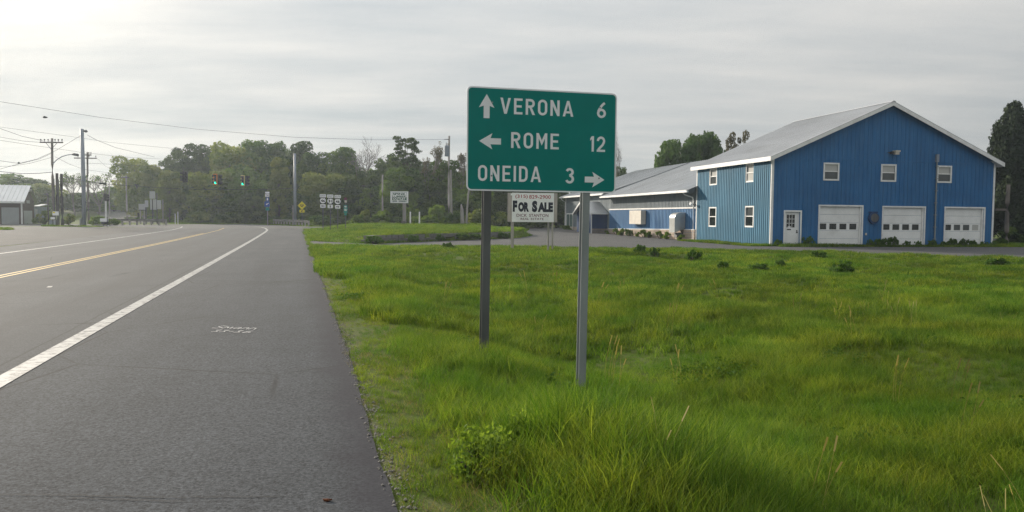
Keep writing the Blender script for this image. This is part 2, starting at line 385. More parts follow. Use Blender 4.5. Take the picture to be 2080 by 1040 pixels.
M['legend'] = painted('white_legend', (.76, .77, .80), .4, .05, scale=3, spec=.4)
M['signblack'] = NT('sign_black', .5, .3).color((.012, .013, .016)).m
M['yellow'] = painted('yellow_sign', (.72, .62, .015), .45, .08, scale=3)
M['teal'] = painted('bike_sign_green', (.005, .24, .19), .45, .1, scale=3)
M['signblue'] = painted('blue_sign', (.02, .08, .30), .45, .1, scale=3)
M['red'] = painted('red_print', (.42, .06, .075), .5, .1, scale=3)
M['spinkgreen'] = painted('dark_green_print', (.012, .085, .055), .5, .1, scale=3)
M['navy'] = painted('navy_print', (.012, .016, .035), .5, .1, scale=3)
M['purple'] = painted('maroon_print', (.17, .045, .085), .5, .1, scale=3)
M['orange'] = painted('orange_housing', (.85, .26, .04), .5, .1, scale=3)
M['olive'] = painted('faded_yellow_housing', (.70, .58, .24), .5, .1, scale=3)
M['brown'] = painted('brown_boards', (.085, .058, .052), .8, .2, scale=2, stretch=(1, 1, 4))
M['shutter'] = painted('grey_roller_door', (.30, .32, .325), .5, .1, scale=2)
M['ac'] = painted('cream_metal', (.60, .56, .49), .5, .08, ((.42, .36, .3), .4), 2)
M['duct'] = painted('galvanised_duct', (.42, .44, .44), .35, .15, ((.30, .24, .19), .4), 2, .5, .55)
M['bird'] = NT('bird_plumage', .8, .1).color((.03, .03, .03)).m
M['deadleaf'] = NT('dead_leaf', .8, .1).color((.11, .04, .02)).m
def lampmat(name, c, e):
    n = NT(name, .3); n.color(c); n.b.inputs['Emission Color'].default_value = c+(1,); n.b.inputs['Emission Strength'].default_value = e; return n.m
M['lit_green'] = lampmat('lit_green_lens', (.05, .95, .55), 1.6)
M['lens_off'] = NT('dark_lens', .2, .5).color((.035, .014, .014)).m

# ------------------------------------------------------------------ ground, road, markings
def axis(parts):
    out = []
    for a, b, step in parts:
        n = max(1, int(round((b-a)/step))); out += list(np.linspace(a, b, n, endpoint=False))
    return np.array(out+[parts[-1][1]])
def paved(x, y, m):
    s, t = st(x, y)
    road = np.minimum(np.minimum(t-TE, 13.2-t), np.minimum(s+14, 84-s))
    d = np.maximum(road, np.maximum(sdist(PLAZA, x, y), sdist(LOT, x, y)))
    return np.maximum(d, sdist(GRAVEL, x, y)) > m
def build_ground():
    xs = axis([(-330, -120, 10), (-120, -60, 2.5), (-60, -26, 1.0), (-26, -8, .5), (-8, 12, .25), (12, 30, .6), (30, 60, 1.5), (60, 120, 5), (120, 330, 15)])
    ys = axis([(-30, -6, 2), (-6, 2, .5), (2, 22, .25), (22, 60, .5), (60, 122, .8), (122, 180, 3), (180, 420, 12)])
    X, Y = np.meshgrid(xs, ys); Z = H(X, Y)
    Z = np.where(paved(X, Y, .42), Z-.13, Z)
    s, t = st(X, Y); u = TE-t
    verge = np.clip(1-np.abs(u-.02)/.13, 0, 1)*(s < 47)
    n, m = X.shape; V = np.stack([X, Y, Z], -1).reshape(-1, 3)
    i = np.arange(n*m).reshape(n, m); F = np.stack([i[:-1, :-1], i[:-1, 1:], i[1:, 1:], i[1:, :-1]], -1).reshape(-1, 4)
    me = npmesh('ground', V, F, M['ground'], [('verge', 'POINT', verge.ravel())], smooth=True)
    tag(link('ground', me), 'rough grassy ground sloping from the road down into a shallow swale', kind='structure')
build_ground()
def ribbon(name, s0, s1, t0, t1, off, mat, label, ds=1.0, dt=1.0, wob=0):
    sv = np.linspace(s0, s1, max(2, int((s1-s0)/ds)+1)); tv = np.linspace(t0, t1, max(2, int(round((t1-t0)/dt))+1))
    Sg, Tg = np.meshgrid(sv, tv)
    if wob:
        Tg = Tg.copy(); Tg[0] += .06*np.clip((9-sv)/6, 0, 1)+wob*(np.sin(sv*1.3)+.6*np.sin(sv*3.7+1)+.5*np.sin(sv*7.9)+.3*np.sin(sv*17))
    X, Y = xy(Sg, Tg); Z = H(X, Y)
    # stay on the road's own plane: the cross fall is nil
    Z = .2*ss(40, 110, Sg)+off
    V = np.stack([X, Y, Z], -1).reshape(-1, 3); n, m = X.shape
    i = np.arange(n*m).reshape(n, m); F = np.stack([i[:-1, :-1], i[1:, :-1], i[1:, 1:], i[:-1, 1:]], -1).reshape(-1, 4)[:, ::-1]
    uv = np.stack([Sg, Tg-TE], -1).reshape(-1, 2)
    me = npmesh(name, V, F, mat, uv=uv); o = link(name, me); tag(o, label, kind='structure'); return o
ribbon('road', -12, 84, TE, 13.2, .012, M['asphalt'], 'grey asphalt main road with a wide shoulder', .25, .7, .010)
def drape(name, poly, off, mat, label, maxlen=3.0, kind='structure'):
    bm = bmesh.new(); vs = [bm.verts.new((x, y, 0)) for x, y in poly]
    for t in tessellate_polygon([[Vector((x, y, 0)) for x, y in poly]]):
        try: bm.faces.new([vs[i] for i in t])
        except ValueError: pass
    for _ in range(7):
        es = [e for e in bm.edges if e.calc_length() > maxlen]
        if not es: break
        bmesh.ops.subdivide_edges(bm, edges=es, cuts=1); bmesh.ops.triangulate(bm, faces=bm.faces)
    co = np.array([v.co[:2] for v in bm.verts]); s, t = st(co[:, 0], co[:, 1]); u = TE-t
    z = H(co[:, 0], co[:, 1]); inI = sdist(ISLAND, co[:, 0], co[:, 1]) > -.01
    k = ss(60, 95, s); flat = np.where(u > 0, (-.13*ss(0, 4, u))*(1-k)+.2*ss(40, 110, s)*k, .2*ss(40, 110, s))
    z = np.where(inI, flat, z)
    for v, zz in zip(bm.verts, z): v.co.z = zz+off
    bmesh.ops.recalc_face_normals(bm, faces=bm.faces)
    for f in bm.faces:
        if f.normal.z < 0: f.normal_flip()
    me = bpy.data.meshes.new(name); bm.to_mesh(me); bm.free(); me.materials.append(mat)
    o = link(name, me); tag(o, label, kind=kind); return o
drape('junction_road', PLAZA, .004, M['asphalt_far'], 'grey asphalt junction where the cross street meets the main road')
drape('parking_lot', LOT, .006, M['lot'], 'worn asphalt drive and lot in front of the blue building')
drape('gravel_lot', GRAVEL, .006, M['gravel'], 'dark gravel lot beside the far edge of the road')
drape('far_road', [(-52, 118), (-60, 118), (-92, 172), (-62, 172)], .05, M['street'], 'pale road climbing away beyond the junction', 4)
def stripe(name, pts, w, off, mat, label):
    V = []; F = []
    pts = [np.array(p, float) for p in pts]
    dense = []
    for a, b in zip(pts[:-1], pts[1:]):
        n = max(1, int(np.hypot(*(b-a))/1.0)); dense += [a+(b-a)*k/n for k in range(n)]
    dense.append(pts[-1])
    for i, p in enumerate(dense):
        d = dense[min(i+1, len(dense)-1)]-dense[max(i-1, 0)]; d /= np.hypot(*d); nn = np.array((-d[1], d[0]))
        for k in (-1, 1):
            q = p+nn*w*.5*k; s, t = st(*q); V.append((q[0], q[1], float(.2*ss(40, 110, s))+off))
    F = [(2*i, 2*i+2, 2*i+3, 2*i+1) for i in range(len(dense)-1)]
    me = npmesh(name, V, F, mat); tag(link(name, me), label, kind='structure')
    if me.polygons[0].normal.z < 0: me.flip_normals()
TW, TY, TF = 2.72, 6.86, 11.0
hook = [xy(70, TW), xy(78, TW+.1), xy(86, TW+.6), xy(91, TW+1.2), xy(95, TW+2.1), xy(98, TW+3.6)]
stripe('shoulder_line', [xy(-10, TW-.03), xy(40, TW)]+hook, .20, .018, M['white_line'], 'wide worn white line between the lane and the shoulder')
stripe('centre_line', [xy(-10, TY+.11), xy(66, TY+.11), xy(76, TY+.15), xy(86, TY+.5)], .11, .018, M['yellow_line'], 'nearer stripe of the double yellow centre line')
stripe('centre_line', [xy(-10, TY+.33), xy(66, TY+.33)], .11, .018, M['yellow_line'], 'farther stripe of the double yellow centre line')
stripe('far_edge_line', [xy(-10, TF), xy(76, TF), xy(86, TF+.5), xy(93, TF+1.3)], .16, .018, M['white_line'], 'white edge line on the far side of the road')
stripe('lane_mark', [xy(18.6, 5.1), xy(18.9, 5.15)], .09, .018, M['white_line'], 'short white paint fleck in the near lane')
# spray-painted scrawl on the shoulder: two rough lines of handwriting
def scrawl():
    mb = MB(); z = .0185
    def stroke(pts, w=.013):
        P = [Vector(p) for p in pts]
        for a, b in zip(P[:-1], P[1:]):
            d = (b-a); 
            if d.length < 1e-4: continue
            n = Vector((-d.y, d.x)).normalized()*w; e = d.normalized()*w*.6
            q = [a-n-e, b-n+e, b+n+e, a+n-e]; o = len(mb.v)
            mb.v += [(p.x, p.y, 0) for p in q]; mb.f.append((o, o+1, o+2, o+3)); mb.m.append(0)
    # local: x to the right as read, y away from the viewer
    stroke([(.22, .36), (.06, .40), (.0, .30), (.10, .24), (.2, .2), (.1, .1), (-.04, .12)])
    stroke([(.26, .1), (.3, .3), (.38, .16), (.44, .3), (.5, .1)])
    stroke([(.70, .28), (.58, .26), (.56, .14), (.66, .12), (.72, .26), (.74, .1)])
    stroke([(.82, .1), (.84, .28), (.94, .26), (.98, .1)])
    stroke([(1.04, .1), (1.06, .27), (1.16, .25), (1.22, .08)])
    for x in (.28, .50): stroke([(x, -.1), (x+.14, -.08), (x+.08, -.2), (x+.16, -.27), (x+.02, -.3)])
    stroke([(.72, -.2), (.84, -.2)])
    stroke([(.92, -.1), (1.06, -.1), (.98, -.19), (1.08, -.27), (.92, -.3)])
    stroke([(1.32, -.08), (1.2, -.18), (1.18, -.3), (1.34, -.32), (1.36, -.22), (1.22, -.2)])
    me = bpy.data.meshes.new('spray_marks'); me.from_pydata(mb.v, [], mb.f); me.materials.append(M['spray'])
    o = link('spray_marks', me); p = pt(427, 668, 10.85); o.location = (p.x+.02, p.y-.06, z); o.rotation_euler = (0, 0, R(-8)); o.scale = (.50, .78, 1)
    tag(o, 'scrawled white spray paint on the shoulder asphalt', kind='structure')
scrawl()
def crack():
    mb = MB(); r = random.Random(3)
    def strip(pts, w, z):
        for a, b in zip(pts[:-1], pts[1:]):
            d = Vector(b)-Vector(a); n = Vector((-d.y, d.x)).normalized()*w
            o = len(mb.v); mb.v += [(*(Vector(q)), z) for q in (Vector(a)-n, Vector(b)-n, Vector(b)+n, Vector(a)+n)]; mb.f.append((o, o+1, o+2, o+3)); mb.m.append(0)
    def line(p, q, n, w):
        pts = [(p[0]+(q[0]-p[0])*i/n+r.uniform(-.004, .004), p[1]+(q[1]-p[1])*i/n+r.uniform(-.009, .009)) for i in range(n+1)]; strip(pts, w, .0175)
    A = [tuple(pt(*q)[:2]) for q in ((0, 1011, 4.35), (150, 1014, 4.35), (330, 1017, 4.33), (570, 1009, 4.36))]
    line(A[0], A[1], 14, .0025); line(A[1], A[2], 18, .0035); line(A[2], A[3], 24, .003)
    line(tuple(pt(140, 1018, 4.31)[:2]), tuple(pt(370, 1028, 4.27)[:2]), 18, .003)
    me = bpy.data.meshes.new('pavement_crack'); me.from_pydata(mb.v, [], mb.f); me.materials.append(M['crack'])
    tag(link('pavement_crack', me), 'thin crack running across the shoulder asphalt', kind='structure')
crack()
def dead_leaf():
    mb = MB(); n = 9
    top = [(.030*math.cos(a)*(1+.15*math.sin(5*a)), .013*math.sin(a)*(1+.1*math.cos(3*a)), .008+.006*math.cos(2*a)) for a in np.linspace(0, 2*math.pi, n, endpoint=False)]
    mb.v = [(0, 0, .016)]+top+[(0, 0, .004)]; mb.f = [(0, i+1, (i+1) % n+1) for i in range(n)]+[(n+1, (i+1) % n+1, i+1) for i in range(n)]; mb.m = [0]*len(mb.f)
    o = mb.build('dead_leaf', M['deadleaf'], smooth=True); p = pt(665, 1020, 4.3); o.location = (p.x, p.y, .012)
    tag(o, 'small curled red-brown leaf lying on the near asphalt', 'leaf')
dead_leaf()

# ------------------------------------------------------------------ lettering
SW = .153
def g_strip(path, w, closed=False):
    P = [Vector((p[0], p[1])) for p in path]; n = len(P); q = []
    for i in range(n):
        a = P[i-1] if (closed or i > 0) else P[i]; b = P[(i+1) % n] if (closed or i < n-1) else P[i]
        if a == b: a = P[max(i-1, 0)]
        d = (b-a).normalized(); nn = Vector((-d.y, d.x))*w*.5; q.append((P[i]-nn, P[i]+nn))
    out = []
    for i in range(n if closed else n-1):
        j = (i+1) % n; out.append([q[i][0], q[j][0], q[j][1], q[i][1]])
    return out
def arc(cx, cy, rx, ry, a0, a1, n=14):
    return [(cx+rx*math.cos(R(a0+(a1-a0)*i/n)), cy+ry*math.sin(R(a0+(a1-a0)*i/n))) for i in range(n+1)]
def rect(x0, y0, x1, y1): return [(x0, y0), (x1, y0), (x1, y1), (x0, y1)]
def glyph(ch):
    s = SW; h = s/2
    if ch == 'V': w = .66; return w, [[(0, 1), (w/2-s*.52, 0), (w/2, .0), (w/2, .27), (s*1.04, 1)], [(w, 1), (w-s*1.04, 1), (w/2, .27), (w/2, 0), (w/2+s*.52, 0)]]
    if ch == 'A': w = .70; return w, [[(0, 0), (s*1.04, 0), (w/2, .76), (w/2, 1), (w/2-s*.5, 1)], [(w, 0), (w/2+s*.5, 1), (w/2, 1), (w/2, .76), (w-s*1.04, 0)], [(.215, .2), (w-.215, .2), (w-.25, .335), (.25, .335)]]
    if ch == 'E': w = .54; return w, [rect(0, 0, s, 1), rect(s, 0, w, s*.93), rect(s, .43, w*.90, .43+s*.93), rect(s, 1-s*.93, w, 1)]
    if ch == 'I': return s, [rect(0, 0, s, 1)]
    if ch == 'N': w = .60; return w, [rect(0, 0, s, 1), rect(w-s, 0, w, 1), [(s, 1), (s, .62), (w-s, 0), (w-s, .38)]]
    if ch == 'M': w = .70; return w, [rect(0, 0, s, 1), rect(w-s, 0, w, 1), [(s, 1), (s, .66), (w/2, .22), (w/2, .55)], [(w-s, 1), (w/2, .55), (w/2, .22), (w-s, .66)]]
    if ch == 'O': w = .60; p = arc(w/2, .70, w/2-h, .30-h, 0, 180)+arc(w/2, .30, w/2-h, .30-h, 180, 360); return w, g_strip(p, s, True)
    if ch == 'D': w = .58; p = [(s, 1-h*.93)]+arc(w-.30, .66, .30-h, .34-h, 90, 0)+arc(w-.30, .34, .30-h, .34-h, 0, -90)+[(s, h*.93)]; return w, [rect(0, 0, s, 1)]+g_strip(p, s)
    if ch == 'R': w = .58; p = [(s, 1-h*.93)]+arc(w-.27, .72, .27-h, .28-h, 90, -90)+[(s, .44+h*.93)]; return w, [rect(0, 0, s, 1)]+g_strip(p, s)+[[(.24, .44), (.24+s*1.05, .44), (w+.02, 0), (w+.02-s*1.12, 0)]]
    if ch == '1': w = .26; return w, [rect(w-s, 0, w, 1), [(w-s, 1), (w-s, .80), (0, .70), (0, .84)]]
    if ch == '6': w = .58; p = [(.50, 1-.02), (.42, .93), (.30, .80), (.18, .62), (h+.005, .42)]; o = arc(w/2, .305, w/2-h, .305-h, 0, 360, 24)[:-1]; return w, g_strip(p, s)+g_strip(o, s, True)
    if ch == '2': w = .58; p = [(h, .70)]+arc(w/2, .70, w/2-h, .30-h, 175, -25, 14)+[(.40, .45), (.20, .24), (.10, .13)]; return w, g_strip(p, s)+[rect(0, 0, w, s*.95)]
    if ch == '3': w = .56; p = arc(w/2-.01, .735, w/2-h-.02, .265-h, 160, -80, 12)+arc(w/2-.01, .29, w/2-h, .29-h, 80, -160, 14); return w, g_strip(p, s)
def word(mb, txt, x0, x1, z0, z1, y0, y1, gap=.22):
    gl = [glyph(c) for c in txt]; tot = sum(g[0] for g in gl)+gap*(len(gl)-1); kx = (x1-x0)/tot; kz = z1-z0; x = 0; c = 0
    for w, polys in gl:
        for pl in polys:
            c += 1; mb.prism([(x0+(x+p[0])*kx, z0+p[1]*kz) for p in pl], y0-.00012*(c % 7), y1)
        x += w+gap
def text(name, s, mat, parent, x0, x1, z0, z1, y, bold=0.0, depth=.002):
    cu = bpy.data.curves.new('t', 'FONT'); cu.body = s; cu.size = 1; cu.offset = bold; cu.extrude = .5; cu.resolution_u = 3
    ob = bpy.data.objects.new('t', cu); me = bpy.data.meshes.new_from_object(ob)
    bpy.data.objects.remove(ob); bpy.data.curves.remove(cu)
    n = len(me.vertices); co = np.empty(n*3); me.vertices.foreach_get('co', co); co = co.reshape(-1, 3)
    lo, hi = co.min(0), co.max(0)
    out = np.stack([x0+(co[:, 0]-lo[0])/(hi[0]-lo[0])*(x1-x0), y-depth*(co[:, 2]-lo[2])/(hi[2]-lo[2]), z0+(co[:, 1]-lo[1])/(hi[1]-lo[1])*(z1-z0)], 1)
    me.vertices.foreach_set('co', out.ravel()); me.materials.clear(); me.materials.append(mat); me.update()
    me.name = name; return link(name, me, parent)
def rrect(x0, z0, x1, z1, r, n=6):
    return arc(x1-r, z1-r, r, r, 0, 90, n)+arc(x0+r, z1-r, r, r, 90, 180, n)+arc(x0+r, z0+r, r, r, 180, 270, n)+arc(x1-r, z0+r, r, r, 270, 360, n)
def arrow_poly(cx, cz, L_, w, head, hw, ang):
    p = [(L_/2, 0), (L_/2-head, hw), (L_/2-head*.86, w/2), (-L_/2, w/2), (-L_/2, -w/2), (L_/2-head*.86, -w/2), (L_/2-head, -hw)]
    c, s = math.cos(R(ang)), math.sin(R(ang)); return [(cx+a*c-b*s, cz+a*s+b*c) for a, b in p]
def ibeam(mb, cx, cy, z0, z1, bf, d, tf, tw):
    mb.box((cx-bf/2, cy-d/2, z0), (cx+bf/2, cy-d/2+tf, z1)); mb.box((cx-bf/2, cy+d/2-tf, z0), (cx+bf/2, cy+d/2, z1)); mb.box((cx-tw/2, cy-d/2+tf, z0), (cx+tw/2, cy+d/2-tf, z1))

# ------------------------------------------------------------------ the green destination sign
def destination_sign():
    Wd, Ht = 1.83, 1.19
    c = pt(1103.5, 286.5, 9.3)
    root = thing('destination_sign', 'big green guide sign reading VERONA, ROME and ONEIDA on two steel posts in the grass', 'road sign', c, R(14.5))
    rl = R(.1)
    def rot(o): o.rotation_euler = (0, rl, 0); return o
    mb = MB(); mb.prism(rrect(-Wd/2, -Ht/2, Wd/2, Ht/2, .058), -.0016, .0016); pan = rot(mb.build('panel', M['sign_back'], root))
    mb = MB(); mb.prism(rrect(-Wd/2+.016, -Ht/2+.016, Wd/2-.016, Ht/2-.016, .046), -.0030, -.0018); rot(mb.build('green_face', M['signgreen'], root))
    mb = MB()                                                   # white border: outer ring
    A, B = rrect(-Wd/2, -Ht/2, Wd/2, Ht/2, .058), rrect(-Wd/2+.0165, -Ht/2+.0165, Wd/2-.0165, Ht/2-.0165, .045)
    n = len(A); vs = [(p[0], -.0036, p[1]) for p in A]+[(p[0], -.0036, p[1]) for p in B]+[(p[0], -.0018, p[1]) for p in A]+[(p[0], -.0018, p[1]) for p in B]
    fs = []
    for i in range(n):
        j = (i+1) % n; fs += [(i, j, n+j, n+i), (i, 2*n+i, 2*n+j, j), (n+i, n+j, 3*n+j, 3*n+i)]
    mb.add(vs, fs); rot(mb.build('border', M['legend'], root))
    U_ = lambda f: -Wd/2+f*Wd
    Z_ = lambda f: Ht/2-f*Ht
    y0, y1 = -.0042, -.0031
    for nm, tx, a, b, t0, t1 in (('legend', 'VERONA', .214, .700, .096, .250), ('legend', 'ROME', .287, .604, .424, .578), ('legend', 'ONEIDA', .074, .487, .752, .905)):
        mb = MB(); word(mb, tx, U_(a), U_(b), Z_(t1), Z_(t0), y0, y1, .205 if tx != 'ROME' else .21); rot(mb.build(nm, M['legend'], root))
    for tx, a, b, t0, t1 in (('6', .862, .924, .098, .250), ('12', .818, .922, .434, .588), ('3', .651, .712, .758, .912)):
        mb = MB(); word(mb, tx, U_(a), U_(b), Z_(t1), Z_(t0), y0, y1, .2); rot(mb.build('distance', M['legend'], root))
    for f, v, L_, ang in ((.126, .184, .275, 90), (.150, .520, .258, 180), (.853, .868, .25, 0)):
        mb = MB(); mb.prism(arrow_poly(U_(f), Z_(v), L_, .070, .155, .092, ang), y0, y1); rot(mb.build('arrow', M['legend'], root))
    # posts: vertical I sections behind the panel
    for px, lab, mat, foot in ((983, 'dark weathered post', 'galv_dark', -.10), (1201, 'pale galvanised post', 'galv', -.40)):
        q = pt(px, 395, 9.3); off = root.matrix_basis.inverted() @ Vector((q.x, q.y, q.z))
        x = off.x+(.012 if px < 1000 else -.0)
        mb = MB(); ibeam(mb, x, .058, -2.5-.25-(.35 if px > 1000 else 0), Ht/2-.12, .092, .10, .008, .007)
        # the posts lean a touch with the panel
        o = mb.build('post', M[mat], root); o['label'] = lab; o.rotation_euler = (0, R(.55), 0)
    for sx in (-.62, .70):
        for zz in (.42, -.42): mb = MB(); mb.tube([(sx, -.0085, zz), (sx, -.0018, zz)], .011, 6); rot(mb.build('bolt', M['galv'], root))
    return root
destination_sign()

# ------------------------------------------------------------------ for sale sign (two panels)
def for_sale():
    c = pt(1082.5, 421.5, 40.0); Wd, Ht = 2.13, 1.47; yaw = R(3)
    root = thing('for_sale_sign', 'white FOR SALE board with red and black lettering standing at the field edge', 'for sale sign', c, yaw)
    mb = MB(); mb.box((-Wd/2, -.02, -Ht/2), (Wd/2, .0, Ht/2)); mb.build('board', M['white'], root)
    text('area_code', '(315)', M['red'], root, -.90, -.27, .43, .645, -.021, .012); text('phone_number', '829-2900', M['red'], root, -.20, .90, .445, .63, -.021, .012)
    text('headline', 'F', M['navy'], root, -1.03, -.80, -.225, .345, -.021, .075); text('headline', 'OR', M['navy'], root, -.75, -.20, -.225, .27, -.021, .075)
    text('headline', 'S', M['navy'], root, -.05, .22, -.235, .345, -.021, .075); text('headline', 'ALE', M['navy'], root, .245, 1.02, -.225, .27, -.021, .075)
    text('agent_name', 'DICK', M['purple'], root, -.83, -.30, -.475, -.325, -.021, .012); text('agent_name', 'STANTON', M['purple'], root, -.19, .79, -.475, -.325, -.021, .012)
    text('agent_line', 'REAL', M['purple'], root, -.62, -.20, -.63, -.525, -.021, .008); text('agent_line', 'ESTATE', M['purple'], root, -.10, .55, -.63, -.525, -.021, .008)
    for x in (-1.0, .80):
        mb = MB(); mb.box((x-.045, .002, -2.3), (x+.045, .092, Ht/2-.05)); mb.build('post', M['wood_pale'], root)
    mb = MB(); mb.box((-1.13, -.012, .60), (-1.03, .012, .70)); mb.build('bracket', M['white'], root)
    c2 = pt(1082, 420, 41.6)
    r2 = thing('for_sale_sign', 'bare grey back board just behind the white FOR SALE board', 'sign board', c2, R(-2), None)
    mb = MB(); mb.box((-1.33, 0, -.80), (1.30, .02, .72)); mb.build('board', M['wood_pale'], r2)
    for x in (-1.1, 1.06):
        mb = MB(); mb.box((x-.045, .022, -2.3), (x+.045, .112, .6)); mb.build('post', M['wood_pale'], r2)
for_sale()

# ------------------------------------------------------------------ the blue buildings
BO = Vector((16.385, 50, .04)); BYAW = .2115; ZB = -.17
def frontm(a, z, o): return (a, -o, z)
def sidem(a, z, o): return (-o, a, z)
def spans(a, z0, z1, holes):
    seg = [(z0, z1)]
    for h in holes:
        if h[0]-1e-6 <= a <= h[1]+1e-6:
            seg = [q for (p, r) in seg for q in ((p, min(r, h[2])), (max(p, h[3]), r)) if q[1]-q[0] > 1e-4]
    return seg
def wall(mb, mp, a0, a1, top, holes, z0):
    br = sorted({a0, a1, *[h[0] for h in holes], *[h[1] for h in holes]}|({8.3} if a0 < 8.3 < a1 and abs(top(8.3)-top(a0)) > .5 else set()))
    for p, q in zip(br[:-1], br[1:]):
        m = (p+q)/2
        for lo, hi in spans(m, z0, 1e3, holes):
            tl, tr = (top(p), top(q)) if hi > 999 else (hi, hi)
            mb.add([mp(p, lo, 0), mp(q, lo, 0), mp(q, tr, 0), mp(p, tl, 0)], [(0, 1, 2, 3)])
    for h in holes:                     # reveals
        a, b, lo, hi = h[:4]; d = -.14
        for (p, q) in (((a, lo), (a, hi)), ((a, hi), (b, hi)), ((b, hi), (b, lo)), ((b, lo), (a, lo))):
            mb.add([mp(*p, 0), mp(*q, 0), mp(*q, d), mp(*p, d)], [(0, 1, 2, 3)])
def mbox(mb, mp, a0, a1, z0, z1, o0, o1):
    vs = [mp(a, z, o) for o in (o0, o1) for (a, z) in ((a0, z0), (a1, z0), (a1, z1), (a0, z1))]
    mb.add(vs, [(0, 1, 2, 3), (7, 6, 5, 4), (0, 4, 5, 1), (1, 5, 6, 2), (2, 6, 7, 3), (3, 7, 4, 0)])
def battens(mb, mp, a0, a1, step, w, o, top, holes, z0, edges=.06):
    a = a0+edges
    while a < a1-edges:
        for lo, hi in spans(a, z0, top(a)-.01, [(h[0]-.06, h[1]+.06, h[2]-.06, h[3]+.06) for h in holes]): mbox(mb, mp, a-w/2, a+w/2, lo, hi, .001, o)
        a += step
def frame(mb, mp, a0, a1, z0, z1, w, o0, o1):
    mbox(mb, mp, a0, a1, z0, z0+w, o0, o1); mbox(mb, mp, a0, a1, z1-w, z1, o0, o1); mbox(mb, mp, a0, a0+w, z0+w, z1-w, o0, o1); mbox(mb, mp, a1-w, a1, z0+w, z1-w, o0, o1)
def window(root, mp, h, up='blind', low='glass_grey'):
    a0, a1, z0, z1 = h; zm = (z0+z1)/2+.02
    mb = MB(); frame(mb, mp, a0-.06, a1+.06, z0-.06, z1+.06, .10, -.02, .035)
    mbox(mb, mp, a0+.04, a1-.04, zm-.03, zm+.03, -.06, .012)
    f = mb.build('window', M['trim'], root)
    mb = MB(); mbox(mb, mp, a0+.04, a1-.04, zm+.03, z1-.04, -.07, -.05); mb.build('upper_pane', M[up], f)
    mb = MB(); mbox(mb, mp, a0+.04, a1-.04, z0+.04, zm-.03, -.05, -.03); mb.build('lower_pane', M[low], f)
    return f
